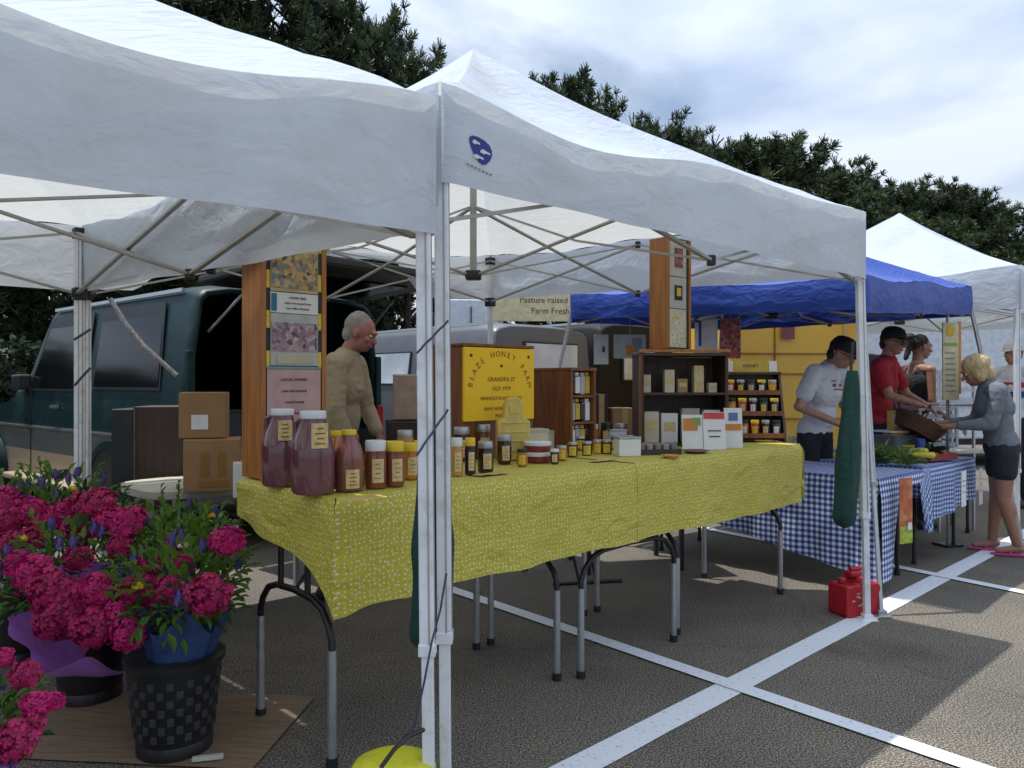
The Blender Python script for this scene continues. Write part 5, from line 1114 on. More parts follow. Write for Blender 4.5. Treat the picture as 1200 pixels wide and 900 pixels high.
    if hat:
        hm, kind = hat; m8 = MB()
        prof = [(.088, .030), (.090, .05), (.086, .085), (.068, .118), (.035, .134), (.004, .138)]
        m8.lathe(prof, hp(0, -.012, 0), 24, 1, 1.15, Rh)
        m8.add([hp(x*.078, .075+.075*sqrt(max(0, 1-x*x)), .034-.012*(1-x*x)+.01*x*x) for x in [-1+k/6 for k in range(13)]]+[hp(x*.078, .075, .042) for x in [-1+k/6 for k in range(13)]], [(k, k+1, k+14, k+13) for k in range(12)])
        cp = m8.build('cap', hm, t, smooth=True, solid=.004)
        if kind == 'logo': MB().ell(hp(-.062, .052, .082), (.016, .012, .024), Rh, 8, 6).build('cap_patch', M('grey_patch', (.35, .35, .33), .7, bump=0), cp)
    if beard: MB().ell(hp(0, .062, -.075), (.040, .034, .034), Rh, 12, 8).ell(hp(.045, .03, -.065), (.022, .04, .03), Rh, 10, 6).ell(hp(-.045, .03, -.065), (.022, .04, .03), Rh, 10, 6).build('beard', beard, t, smooth=True)
    if shirt_print:
        from mathutils.bvhtree import BVHTree
        m9 = MB(); bv = BVHTree.FromPolygons([v.co for v in so_.data.vertices], [list(p_.vertices) for p_ in so_.data.polygons])
        for x, z, w_, h_ in shirt_print[1]:
            y = None
            lo, nn, _, _ = bv.ray_cast(Vector((x, 1, z+ch.z)), Vector((0, -1, 0)))
            if lo:
                nrm = nn.normalized(); R = nrm.to_track_quat('Y', 'Z').to_matrix(); m9.box(lo+nrm*.002, (w_, .003, h_), R)
        if m9.v: m9.build('shirt_print', shirt_print[0], so_)
    return t
def stand(h=1.75, lean=0.0, arms=None, female=False, feet=.11):
    s = h/1.75; w_ = .19 if not female else .165; hz = .93*s; ly = sin(lean); lz = cos(lean)
    up = lambda d: Vector((0, ly*d*s, hz+lz*d*s))
    J = {'pelvis': (0, 0, hz), 'chest': up(.36), 'neck': up(.56), 'head': up(.71)+Vector((0, .03, -.0)), 'sh_r': up(.50)+Vector((w_, 0, 0)), 'sh_l': up(.50)+Vector((-w_, 0, 0)),
         'hip_r': (.09, 0, hz-.04), 'hip_l': (-.09, 0, hz-.04), 'kn_r': (feet, .01, .50*s), 'kn_l': (-feet, .01, .50*s), 'an_r': (feet+.01, -.02, .095), 'an_l': (-feet-.01, -.02, .095)}
    J['el_r'] = J['sh_r']+Vector((.05, -.03, -.27)); J['wr_r'] = J['el_r']+Vector((0, .07, -.23)); J['el_l'] = J['sh_l']+Vector((-.05, -.03, -.27)); J['wr_l'] = J['el_l']+Vector((0, .07, -.23))
    if arms:
        for k, v in arms.items(): J[k] = v
    return J
def face(dx, dy): return math.atan2(-dx, dy)
tan_s = M('tan_work_shirt', (.40, .32, .20), .85, 0, .05, 14, .2, 40)
white_s = M('white_tee', (.60, .60, .62), .8, 0, .06, 9, .25, 26)
red_s = M('red_shirt', (.40, .012, .03), .8, 0, .06, 9, .25, 26)
grey_s = M('grey_cotton', (.14, .16, .18), .85, 0, .05, 20, .25, 26)
dark_t = M('dark_trousers', (.014, .016, .022), .85, 0, .2)
shoe = M('dark_shoe', (.02, .02, .02), .6)
# man in the tan shirt
J = stand(1.80, .10); J['head'] = Vector(J['head'])+Vector((0, .05, -.02))
J['el_r'] = Vector(J['sh_r'])+Vector((.05, .02, -.28)); J['wr_r'] = Vector(J['el_r'])+Vector((-.03, .08, -.22)); J['el_l'] = Vector(J['sh_l'])+Vector((-.04, .06, -.27)); J['wr_l'] = Vector(J['el_l'])+Vector((.04, .10, -.20))
p = D(396, HY, 4.85); person('grey-haired man in a tan long-sleeved shirt bending at the open green van', (p.x, p.y, 0), face(1, -.12), J, skin_r, tan_s, dark_t, (M('grey_hair', (.30, .28, .26), .8, 0, .15, 90, 0), 'short'), None, sleeve=1.75, shoes=shoe, headrot=(0, -.35))
# man in white tee
J = stand(1.76, .22); J['head'] = Vector(J['head'])+Vector((0, .05, -.05)); J['palm_r'] = (-.6, .3, -.7); J['palm_l'] = (.6, .3, -.7)
J['el_r'] = Vector(J['sh_r'])+Vector((.13, -.06, -.26)); J['wr_r'] = Vector((.10, .36, 1.0)); J['el_l'] = Vector(J['sh_l'])+Vector((-.12, -.04, -.26)); J['wr_l'] = Vector((-.08, .38, .99))
p = D(955, HY, 6.25); person('man in a white printed t-shirt, black cap and sunglasses behind the gingham table', (p.x, p.y, 0), face(.62, -.8), J, skin, white_s, dark_t, (M('dark_hair', (.02, .014, .01), .7, 0, .3, 80, 0), 'short'), (M('black_cap', (.012, .012, .015), .8), 'logo'), sleeve=.62, shoes=shoe, glasses=True, headrot=(.15, -.45),
    shirt_print=(M('maroon_shirt_print', (.22, .07, .08), .8, bump=0), [(-.05, .075, .09, .012), (.045, .078, .06, .010), (-.06, .045, .03, .03), (0, .045, .035, .02), (.055, .045, .03, .025), (0, .012, .13, .010)]))
# man in red
J = stand(1.84, .18); J['palm_l'] = (.2, .2, -.9)
J['el_r'] = Vector(J['sh_r'])+Vector((.05, .10, -.25)); J['wr_r'] = Vector(J['el_r'])+Vector((-.02, .24, -.08)); J['el_l'] = Vector(J['sh_l'])+Vector((-.06, .12, -.25)); J['wr_l'] = Vector((-.16, .60, 1.02))
p = D(1024, HY, 6.85); person('man in a red t-shirt and dark cap reaching over the vegetables behind a post', (p.x, p.y, 0), face(.75, -.65), J, skin, red_s, dark_t, (MATS['dark_hair'], 'short'), (MATS['black_cap'], ''), sleeve=.6, shoes=shoe, glasses=True, headrot=(-.1, -.2))
# woman in tank top
J = stand(1.80, .05, female=True); p = D(1072, HY, 7.2)
person('woman with dark tied-up hair and a black tank top, turned toward the white crates', (p.x, p.y, 0), face(.95, .25), J, skin_t, M('black_tank', (.015, .015, .017), .85), dark_t, (MATS['dark_hair'], 'bun'), None, True, sleeve=0, shoes=shoe, headrot=(-.2, -.1))
# customer in grey
J = stand(1.58, .15, female=True, feet=.085); J['head'] = Vector(J['head'])+Vector((0, .06, -.03)); J['palm_r'] = (-.8, .2, .3); J['palm_l'] = (.8, .2, .3)
J['el_l'] = Vector(J['sh_l'])+Vector((-.04, .06, -.25)); J['wr_l'] = Vector((-.10, .44, 1.0)); J['el_r'] = Vector(J['sh_r'])+Vector((.05, .06, -.25)); J['wr_r'] = Vector((.10, .46, 1.02)); J['an_r'] = Vector(J['an_r'])+Vector((0, .06, 0)); J['an_l'] = Vector(J['an_l'])+Vector((0, -.06, 0))
gp = Vector((3.89, 6.10, 0)); gz = face(-.93, .30)
person('blond woman in a grey top, black shorts and pink sandals holding a brown basket', gp, gz, J, skin_t, grey_s, dark_t, (M('blond_hair', (.46, .34, .17), .7, 0, .2, 70, .2, 80), 'bob'), None, True, sleeve=1.6, shorts=True, shoes=M('pink_rubber', (.5, .06, .2), .5), headrot=(0, -.4), curl=(1.0, 1.0))
J = stand(1.78, .0); p = D(1188, HY, 8.4)
t7 = person('person in a white cap and white, red and blue top at the right edge', (p.x, p.y, 0), face(-.8, -.5), J, skin, M('white_top', (.6, .62, .68), .8), dark_t, (MATS['dark_hair'], 'short'), (M('white_cap', (.6, .6, .6), .8), ''), sleeve=.7, shoes=shoe)
for z, m_ in ((1.30, 'red_stripe'), (1.20, 'blue_stripe')):
    col = (.42, .03, .05) if 'red' in m_ else (.03, .06, .3); o = MB().lathe([(.150, 0), (.163, .01), (.165, .05), (.155, .06)], (0, 0, z), 24, 1.12, .80).build('stripe_band', M(m_, col, .8), [c for c in t7.children if c.name.startswith('shirt')][0], smooth=True)

# ------------------------------------------------------------------ gingham stall
g1c = Vector((2.33, 4.88, 0)); Z2 = .74
def table_at(label, c, L_, W_, rz, z, group, legmat=steel):
    r = thing('folding_table', label, 'folding table', c, rz, group); MB().box((L_/2, W_/2, z-.02), (L_, W_, .035)).build('tabletop', M('grey_table_top', (.45, .43, .40), .6), r, bevel=.006)
    for sx in (.12, L_-.12):
        mb = MB(); mb.tube([(sx, W_*.12, .02), (sx, W_*.12, .5), (sx, W_*.2, .62), (sx, W_*.5, .66), (sx, W_*.8, .62), (sx, W_*.88, .5), (sx, W_*.88, .02)], .014, 10); mb.tube([(sx, W_*.5, .66), (sx, W_*.5, z-.04)], .012, 8); lg = mb.build('leg', black_metal, r, smooth=True)
        for k in (.12, .88): MB().tube([(sx, W_*k, 0), (sx, W_*k, .035)], .02, 10).build('foot_cap', blackp, lg)
    return r
# local x runs away along B for the first table
rzB = TH+pi/2
# base() helpers for cloths: local x = direction of travel, local y = inward
def cloth2(label, c, ux, uy, L_, W_, z, fr, sd, mat, seed):
    """front drop on the side y=0, side drop on x=0 and x=L"""
    mb = MB(); g = lambda x, y, zz: ux*x+uy*y+Vector((0, 0, zz))
    mb.grid(lambda i, j: g(L_*i, W_*j, z+.002*mnoise.noise(Vector((i*8, j*5, seed)))), 40, 12, lambda i, j: (L_*i, W_*j))
    def f(i, j): d = fr(i); w_ = (.014*sin(i*L_*11+seed)+.012*sin(i*L_*25)+.012*mnoise.noise(Vector((i*6, j*2, seed))))*j; return g(L_*i, -.006-.016*min(1, j*5)-w_, z-d*j)
    mb.grid(f, 90, 12, lambda i, j: (L_*i, -fr(i)*j))
    for x, sg, dd in ((0, -1, sd[0]), (L_, 1, sd[1])):
        if dd: mb.grid(lambda i, j: g(x+sg*(.006+.016*min(1, j*5)+(.012*sin(i*9+seed))*j), -.015*(1-i)+W_*i, z-dd(i)*j), 30, 12, lambda i, j: (x+sg*dd(i)*j, W_*i))
    o = mb.build('tablecloth', mat, None, smooth=True, loc=c); tag(o, label, 'tablecloth', 'blue gingham cloths'); return o
table_at('folding table under the long gingham cloth, beside the green canvas bag', g1c+A*.75*1.0*0+B*0+A*.72, 1.85, .72, rzB, Z2, 'gingham stall tables')
cloth2('long blue gingham cloth nearly reaching the ground behind the green canvas bag', g1c, B, A, 1.9, .74, Z2+.004, lambda i: .66-.36*sm(i*1.05), (lambda i: .66-.58*sm((i-.22)*4) if i > .2 else .66, lambda i: .3), ging, 1)
g2c = Vector((2.98, 5.58, 0))
table_at('folding table under the short gingham cloth in front of the blond woman', g2c+A*.0, 1.12, .8, TH, Z2-.01, 'gingham stall tables')
cloth2('short blue gingham cloth with papers pinned to it, in front of the blond woman', g2c, A, B, 1.16, .8, Z2-.004, lambda i: .36+.03*sin(i*5)+.10*math.exp(-((i-.06)/.10)**2), (lambda i: .22, lambda i: .34), ging2, 2)
# towel corner hanging
t = thing('gingham_towel', 'blue checked towel hanging to a point between the two gingham tables', 'towel', g2c-B*.03+Vector((-.07, -.03, .735)), TH)
def tw(i, j): x = (i-.5)*.20*(1 if j < .35 else 1-(j-.35)*1.05)-.0+.06*j; return (x+.01, -.02-.03*sin(i*8)*j-.01, -.46*j)
MB().grid(tw, 24, 30, lambda i, j: ((i+j)*.22, (i-j)*.3)).build('cloth_body', ging2, t, smooth=True, solid=.003)
# poster, papers
t = thing('poster', 'red and green vegetable poster hanging on the end of the long gingham table', 'poster', D(1056, HY, 4.97)-Vector((0, 0, CZ))+Vector((0, 0, .33)), TH*.55)
MB().box((0, -.035, .20), (.115, .004, .42)).build('poster_sheet', photo_mat('poster_red', [(.42, .07, .03), (.5, .16, .06), (.46, .10, .05), (.5, .25, .12)], 22, 4), t)
MB().box((0, -.0385, .045), (.112, .003, .11)).build('poster_green', photo_mat('poster_green_mat', [(.12, .28, .02), (.3, .42, .03), (.45, .5, .1)], 40, 5), t)
MB().box((.028, -.0415, .10), (.035, .003, .045)).build('price_box', paper, t)
for k, (px, y0, y1, w_, lb) in enumerate([(1117, 551, 592, .10, 'white printed paper pinned to the short gingham cloth, the left one'), (1137, 548, 590, .08, 'pale pinkish paper pinned to the short gingham cloth, the right one')]):
    yy = 5.62+k*.13; a_ = D(px, y1, yy); t = thing('paper_notice', lb, 'notice', a_-B*.06, TH); h_ = (y1-y0)*yy/F
    MB().box((0, -.01, h_/2), (w_, .003, h_)).build('notice_sheet', [paper, M('pinkish_paper', (.5, .42, .42), .6, bump=0)][k], t)
    MB().box((0, -.0125, h_*.72), (w_*.7, .001, .008)).box((0, -.0125, h_*.58), (w_*.6, .001, .008)).box((0, -.0125, h_*.40), (w_*.7, .001, .008)).build('notice_print', grey_ink, t)
# vegetables: heaps of leafy greens, each bunch its own thing
corn = M('pale_green_husk', (.20, .27, .08), .6, 0, .4, 20, 0); dgreen = M('dark_chard', (.03, .075, .025), .5, 0, .4, 14, 0); ygreen = M('yellow_green_squash', (.5, .48, .03), .4, 0, .2)
rnd = random.Random(11)
def veg(label, c, r, m_, seed, n=90, size=.07, cat='greens'):
    rnd = random.Random(seed); t = thing('vegetable_bunch', label, cat, c, rnd.random()*3, 'vegetables on the gingham table'); mb = MB()
    for k in range(n):
        v = sph(rnd); v.z = abs(v.z); leaf(mb, Vector((v.x*r*.7, v.y*r*.7, v.z*r*.35+.002)), Vector((v.x+rnd.uniform(-.5, .5), v.y, abs(v.z)*.7+.15)), size*(1+rnd.random()), size*.45, rnd)
    mb.build('leaves', m_, t)
    st = MB(); [st.tube([(-.02+k*.01, -r*.6, .012), (k*.01-.01, r*.4, .03)], .006, 5) for k in range(4)]; st.build('stalks', corn, t); return t
def g1p(px, py, z=Z2+.008): return P(px, py, z)
for k, (px, py, r, m_, lb) in enumerate([(1012, 545, .12, dgreen, 'dark leafy greens on the gingham table just left of the front right post'), (1034, 540, .12, corn, 'pale green husks just right of the front right post'), (1052, 534, .13, dgreen, 'dark chard heap right of the pale husks'), (1070, 531, .12, corn, 'pale green heap in the middle of the vegetables'), (1087, 536, .11, dgreen, 'dark green heap at the right end of the vegetables'), (1060, 545, .10, corn, 'front heap of pale green onions above the red poster')]):
    veg(lb, g1p(px, py), r, m_, 30+k)
def fruit(label, px, py, r, m_, ln, rz, z=Z2+.01, cat='squash', name='yellow_squash', group='squash on the gingham table'):
    p = g1p(px, py, z+r); t = thing(name, label, cat, p, rz, group); MB().cap((-ln/2, 0, 0), (ln/2, 0, 0), r, r*.65, 12).build('fruit_body', m_, t, smooth=True); MB().tube([(ln/2+r*.4, 0, 0), (ln/2+r*1.5, 0, r*.4)], r*.22, 6).build('stem', corn, t); return t
for k, (px, py) in enumerate([(1068, 524), (1075, 528), (1082, 533)]): fruit(f"yellow squash, {['farthest', 'middle', 'nearest'][k]} of the three lying diagonally on the greens", px, py, .022, ygreen, .11, 2.2+k*.2, Z2+.08)
fruit('yellow squash beside the front right post', 1026, 528, .022, ygreen, .09, .5, Z2+.06)
# little things at the near end of the table
t = thing('small_box', 'cream carton at the left end of the gingham table beside the honey cases', 'box', P(931, 530, Z2+.01), .3); MB().box((0, 0, .07), (.09, .06, .14)).build('box_body', cream, t, bevel=.003); MB().box((0, -.032, .07), (.05, .003, .06)).build('box_label', paper, t)
jar('oil_bottle', 'olive green bottle next to the cream carton on the gingham table', P(944, 532, Z2+.01), .032, .14, M('olive_glass', (.07, .07, .03), .15, coat=.4, bump=0), blackp, .5, .15, (.2, .6, .05), paper, cat='bottle', group=None, shoulder=.7, neck=.4)
# right stall back: crates, sign panel, can, scale
b2 = Vector((3.15, 6.55, 0))
t = table_at('folding table at the back of the blue tent carrying the white crates', Vector((3.0, 6.5, 0)), 1.3, .6, TH*.4, .76, 'gingham stall tables')
for k in range(1):
    c_ = D(1089, HY, 6.75); t = thing('slatted_crate', 'white slatted crate stack beside the woman in the tank top', 'crate', (c_.x, c_.y, .80), .1)
    whp = M('white_crate_plastic', (.5, .52, .54), .5)
    for x in (-.17, .17):
        for y in (-.12, .12): MB().box((x, y, .17), (.022, .022, .34)).build('corner_post', whp, t)
    for z in (.02, .10, .18, .26, .33):
        MB().box((0, -.12, z), (.318, .012, .035)).build('slat', whp, t); MB().box((0, .12, z), (.318, .012, .035)).build('slat', whp, t)
        for x in (-.17, .17): MB().box((x, 0, z), (.012, .218, .035)).build('slat', whp, t)
    MB().box((0, 0, .0), (.31, .21, .015)).build('crate_floor', dark_wood, t)
c_ = D(1108, HY, 7.1); t = thing('slatted_crate', 'white slatted crate standing behind and above the lower crate', 'crate', (c_.x, c_.y, 1.18), .3)
for x in (-.2, .2):
    for y in (-.12, .12): MB().box((x, y, .14), (.022, .022, .28)).build('corner_post', whp, t)
for z in (.02, .11, .20, .27): MB().box((0, -.12, z), (.37, .012, .04)).build('slat', whp, t); MB().box((0, .12, z), (.37, .012, .04)).build('slat', whp, t)
c2 = Vector((c_.x, c_.y, 0)); t = thing('display_stand', 'grey metal stand carrying the upper white crate', 'stand', c2, .3)
MB().box((0, 0, 1.165), (.46, .30, .02)).build('shelf', steel, t)
for x in (-.2, .2):
    for y in (-.12, .12): MB().bar((x, y, 0), (x, y, 1.155), .02).build('leg', steel, t)
c_ = D(1114, HY, 6.35); t = thing('hanging_banner', 'tall cream banner with an orange edge between the crates and the blond woman', 'sign', (c_.x, c_.y, 1.20), .25)
MB().box((0, 0, .33), (.16, .012, .64)).build('banner', M('cream_banner', (.55, .50, .30), .6, 0, .15, 20), t)
MB().box((.088, 0, .36), (.022, .016, .60)).build('orange_edge', orp, t); MB().box((-.01, -.008, .47), (.13, .003, .025)).build('green_band', grp, t)
MB().ell((-.01, -.008, .58), (.045, .004, .045)).build('round_picture', yelf, t); mb = MB(); [mb.box((-.01, -.008, .40-.045*k), (.10, .003, .010)) for k in range(8)]; mb.build('printed_rows', grey_ink, t)
MB().bar((0, .03, -1.2), (0, .03, .98), .018).build('pole', steel, t); MB().box((0, .03, -1.19), (.16, .16, .02)).build('base', black_metal, t)
c_ = D(1078, HY, 5.9)
jar('drink_can', 'blue and white drink can standing on the vegetable table', (c_.x, c_.y, Z2+.02), .036, .16, M('blue_can', (.03, .05, .24), .3, .3, bump=0), lid_g, .8, .05, (.3, .6, .05), paper, cat='can', group=None, shoulder=.95, neck=.8)
for k, (px, py, lb) in enumerate([(1048, 478, 'orange tub held up in the middle of the vegetable stall'), (1052, 456, 'yellow and white carton behind the red-shirted man')]):
    pass
t = thing('grey_bin', 'grey open bin of goods between the tank-top woman and the vegetables', 'bin', (D(1052, HY, 6.4).x, 6.4, .745), .4)
mb = MB(); 
for s in (-1, 1): mb.box((s*.15, 0, .09), (.01, .22, .18)); mb.box((0, s*.11, .09), (.29, .01, .18))
mb.box((0, 0, .005), (.29, .21, .01)); mb.build('bin_body', M('grey_bin_plastic', (.12, .13, .14), .6), t, bevel=.003); MB().ell((-.04, 0, .17), (.10, .09, .05)).build('goods', M('orange_peppers', (.55, .25, .03), .4, 0, .5, 25, 0), t, smooth=True)
t = thing('snack_box', 'yellow and white box on top of the grey bin', 'box', (D(1050, HY, 6.4).x, 6.42, .98-.02), .4); MB().box((0, 0, .08), (.10, .07, .16)).build('box_body', y_dis, t, bevel=.003); MB().box((-.035, -.037, .08), (.04, .004, .10)).build('box_label', paper, t); MB().box((0, 0, -.01), (.28, .2, .015)).build('tray', paper, t)
t = thing('flat_tray', 'low red tray behind the drink can', 'tray', (D(1092, HY, 6.05).x, 6.05, Z2+.01), .5)
mb = MB(); mb.box((0, 0, .006), (.34, .2, .012)); [mb.box((0, s*.1, .025), (.34, .008, .05)) for s in (-1, 1)]; [mb.box((s*.17, 0, .025), (.008, .2, .05)) for s in (-1, 1)]; mb.build('tray_body', M('dull_red_tray', (.2, .04, .03), .5), t)
mb = MB(); [mb.ell((-.12+.06*k, .03*((k % 2)*2-1), .03), (.03, .03, .028)) for k in range(5)]; mb.build('tomatoes', M('tomato_red', (.4, .03, .02), .3), t, smooth=True)
# hanging papers and photo card right of the right column
for k, (x0, y0, x1, y1, yy, m_, lb) in enumerate([(814, 374, 841, 416, 5.9, M('pale_blue_card', (.48, .50, .53), .5, bump=0), 'pale card with a dark blue stripe hanging right of the photo column'), (844, 373, 868, 420, 5.95, ph4, 'greyish red photo card hanging left of the yellow truck'), (719, 392, 757, 420, 6.6, M('pale_green_card', (.40, .46, .46), .5, bump=0), 'pale green framed picture left of the photo column'), (696, 392, 713, 427, 6.7, M('white_bag', (.62, .62, .62), .6), 'white hanging card with blue marks beside the black van')]):
    a_ = D(x0, y1, yy); b_ = D(x1, y0, yy); w_ = b_.x-a_.x; h_ = b_.z-a_.z; t = thing('hanging_card', lb, 'card', ((a_.x+b_.x)/2, yy, a_.z), .05, 'cards hanging at the back of the honey stall')
    MB().box((0, 0, h_/2), (w_, .012, h_)).build('card_sheet', m_, t, bevel=.002)
    if k == 0: MB().box((-w_*.28, -.008, h_*.6), (.02, .004, h_*.7)).build('blue_stripe', navy, t)
    if k == 1: MB().box((0, -.008, h_*.12), (w_*.8, .004, h_*.12)).build('red_strip', redp, t)
    if k == 2: MB().box((0, -.008, h_*.35), (w_*.25, .004, h_*.4)).build('orange_motif', orp, t); MB().box((.06, -.008, h_*.55), (w_*.3, .003, h_*.6)).build('grey_motif', M('grey_blue_print', (.2, .25, .3), .6, bump=0), t)
    if k == 3: MB().box((.02, -.008, h_*.5), (.02, .004, .05)).build('blue_mark', navy, t)
    MB().tube([(0, 0, h_), (0, 0, h_+.35)], .003, 5).build('hanging_string', greyp, t)
for k, (px, py, w_, h_, d_, m_, lb) in enumerate([(727, 0, .17, .20, .2, card, 'brown carton at the back of the honey stall, left of the dark case'), (700, 0, .1, .3, .2, walnut, 'dark brown box between the two display cases')]):
    p = D(px, HY, 5.6); t = thing('cardboard_box', lb, 'cardboard box', (p.x, p.y, .97), .2, 'boxes behind the honey stall'); MB().box((0, 0, h_/2), (w_, d_, h_)).build('box_body', m_, t, bevel=.003); MB().box((0, 0, h_/2), (.04, d_+.003, h_+.003)).build('tape', MATS['packing_tape'], t)
t = thing('side_table', 'brown table behind the honey stall carrying spare boxes', 'table', (.55, 5.35, 0), .2); MB().box((.35, .3, .945), (.9, .6, .04)).build('tabletop', walnut, t, bevel=.004); [MB().bar((x, y, 0), (x, y, .925), .03).build('leg', black_metal, t) for x in (0, .7) for y in (.06, .54)]
# folded hand trolley lying under the honey table
t = thing('folding_chair_frame', 'black metal folding frame standing under the middle of the honey tables', 'frame', (.45, 5.15, 0), .2)
mb = MB(); mb.tube([(-.18, 0, .012), (.30, .0, .012)], .012, 8); mb.tube([(-.5, .45, .012), (-.25, .45, .012)], .012, 8)
for x in (0, .12): mb.tube([(x, 0, .015), (x-.08, .12, .5)], .010, 6)
mb.tube([(-.30, .4, .015), (-.06, .1, .5)], .010, 6); mb.tube([(-.15, .12, .5), (.1, .12, .5)], .01, 6); mb.build('frame_tubes', black_metal, t, smooth=True)
# gas can
gc = P(1003, 720); t = thing('fuel_can', 'red plastic fuel can at the foot of the front right tent post', 'fuel can', (gc.x, gc.y+.02, 0), .35)
redc = M('red_can_plastic', (.42, .012, .022), .4, 0, .15, 12, .05, dirt=(.25, .02, .02), dscale=7)
pr = [(-.12, 0), (.12, 0), (.125, .02), (.125, .17), (.10, .195), (.03, .195), (.02, .215), (-.02, .215), (-.03, .185), (-.12, .185), (-.125, .17), (-.125, .02)]
def can_prism(pr, y0, y1):
    n = len(pr); mb = MB(); mb.add([(x, y0, z) for x, z in pr]+[(x, y1, z) for x, z in pr], [tuple(range(n)), tuple(range(2*n-1, n-1, -1))]+[(k, k+n, (k+1) % n+n, (k+1) % n) for k in range(n)]); return mb
o = can_prism(pr, -.08, .08).build('can_body', redc, t, bevel=.014, smooth=True); fix_normals(o)
MB().box((-.008, 0, .235), (.085, .06, .035)).build('handle_block', redc, t, bevel=.01)
MB().tube([(.095, 0, .18), (.105, 0, .235), (.06, 0, .262), (-.03, 0, .262)], .013, 8).build('handle', redc, t, smooth=True)
MB().lathe([(.022, 0), (.024, .004), (.024, .025), (.016, .032)], (-.09, 0, .186), 16).build('spout_cap', redc, t, smooth=True)
mb = MB(); rr_ = random.Random(5)
for k in range(9): mb.box((-.085+.05*rr_.random()+(.06 if k > 5 else 0), -.082, .06+.085*rr_.random()), (.022, .002, .008))
mb.build('worn_lettering', M('worn_white_print', (.5, .4, .4), .7, bump=0), t)
# slanted parts of the blue tent's frame seen at its back
for k, (p0, p1, y0, lb) in enumerate([((652, 362), (690, 362), 6.6, 'short hanging strap'),]): pass
# basket in the customer's hands
c_ = gp+Matrix.Rotation(gz, 3, 'Z') @ Vector((.0, .60, .99))
t = thing('wicker_basket', 'brown wicker basket tilted in the hands of the blond woman', 'basket', c_, gz); t.rotation_euler = (.5, .15, gz); t.scale = (.72, .72, .72)
wk = M('brown_wicker', (.085, .035, .016), .7, 0, .5, 40, .5, 60)
mb = MB()
for q in range(9):
    z = -.07+q*.02; s = 1+q*.03; pts = [(.17*s*cos(2*pi*k/24)*1.0, .22*s*sin(2*pi*k/24), z+.004*(k % 2)) for k in range(25)]; mb.tube(pts, .0115, 5, False)
mb.build('basket_weave', wk, t, smooth=True); MB().lathe([(.16, -.078), (.165, -.07)], (0, 0, 0), 20, 1, 1.3).build('basket_floor', wk, t)
MB().tube([(.18*cos(a)*1.1, 0, .09+.20*sin(a)) for a in [pi*k/12 for k in range(13)]], .010, 8).build('handle', wk, t, smooth=True)
mb = MB(); rb = random.Random(3); [mb.ell((rb.uniform(-.1, .1), rb.uniform(-.15, .15), .02+rb.uniform(0, .05)), (.045, .045, .04), None, 8, 6) for k in range(12)]; mb.build('basket_contents', M('russet_produce', (.15, .055, .03), .6, 0, .5, 20), t, smooth=True)

# ------------------------------------------------------------------ trees
bark = M('pine_bark', (.05, .035, .025), .9, 0, .3, 8, .5, 12)
def needle(name, c, v=.5):
    return M(name, c, .6, 0, v, .7, 0, trans=.18, tcol=(c[0]*2, c[1]*2, c[2]*1.5))
nd1 = needle('pine_needles', (.020, .034, .014)); nd2 = needle('pine_needles_light', (.050, .074, .028)); nd3 = needle('spruce_needles', (.022, .040, .022))
def tuft(mb, c, d, r, rnd, n=9):
    d = d.normalized()
    for k in range(n):
        v = (d*.6+sph(rnd)).normalized(); s = v.cross(sph(rnd)).normalized()*r*rnd.uniform(.11, .18); e = c+v*r*rnd.uniform(.7, 1.2)
        mb.add([c-s*.4, c+s*.4, e+s*.35, e-s*.35], [(0, 1, 2, 3)])
def tree_mesh(kind, seed):
    rnd = random.Random(seed); tr = MB(); lo, hi = MB(), MB(); H = 10.0
    lean = Vector((rnd.uniform(-.3, .3), rnd.uniform(-.3, .3), H)); base = [Vector((0, 0, 0)), lean*.35, lean*.7, lean*.97]
    tr.tube(base, [.24, .18, .10, .03], 8)
    def along(f): return lean*f
    n = 84 if kind == 'pine' else 100
    for k in range(n):
        f = .16+.82*(k/n)**.9; a = k*2.4+rnd.uniform(-.5, .5)
        if kind == 'pine': ln = (1.0+2.1*sin(pi*min(1, (f-.10)/.95))**.8)*(1.06-.55*max(0, f-.6)/.4)*rnd.uniform(.65, 1.2); rise = .35+.5*(f-.3)
        else: ln = (1-f)*2.9*rnd.uniform(.7, 1.2)+.22; rise = -.15+.5*f*rnd.random()
        d = Vector((cos(a), sin(a), rise)); q0 = along(f); q1 = q0+d*ln*.5; q2 = q0+d*ln+Vector((0, 0, .12*ln)); tr.tube([q0, q1, q2], [.05, .03, .012], 5)
        m_ = 9 if kind == 'pine' else 7
        for j in range(m_+int(ln*3)):
            g_ = rnd.uniform(.3, 1.02); c = q0.lerp(q2, g_)+sph(rnd)*(.34 if kind == 'pine' else .20)*(1.1-.3*g_); tuft(hi if rnd.random() < .35 else lo, c, d+Vector((0, 0, .4)), .29 if kind == 'pine' else .23, rnd, 26)
    tuft(lo, lean, Vector((0, 0, 1)), .5, rnd, 14)
    o1 = tr.build('trunk', bark); lo_n = nd1 if kind == 'pine' else nd3
    k0 = len(lo.v); lo.mi = 0; fm = [0]*len(lo.f)+[1]*len(hi.f); lo.v += hi.v; lo.f += [[i+k0 for i in f] for f in hi.f]; lo.m = fm
    o2 = lo.build('crown', [lo_n, nd2]); r = (o1.data, o2.data); bpy.data.objects.remove(o1); bpy.data.objects.remove(o2); return r
TV = {'pine': [tree_mesh('pine', s) for s in (1, 2, 3)], 'spruce': [tree_mesh('spruce', s) for s in (4, 5)]}
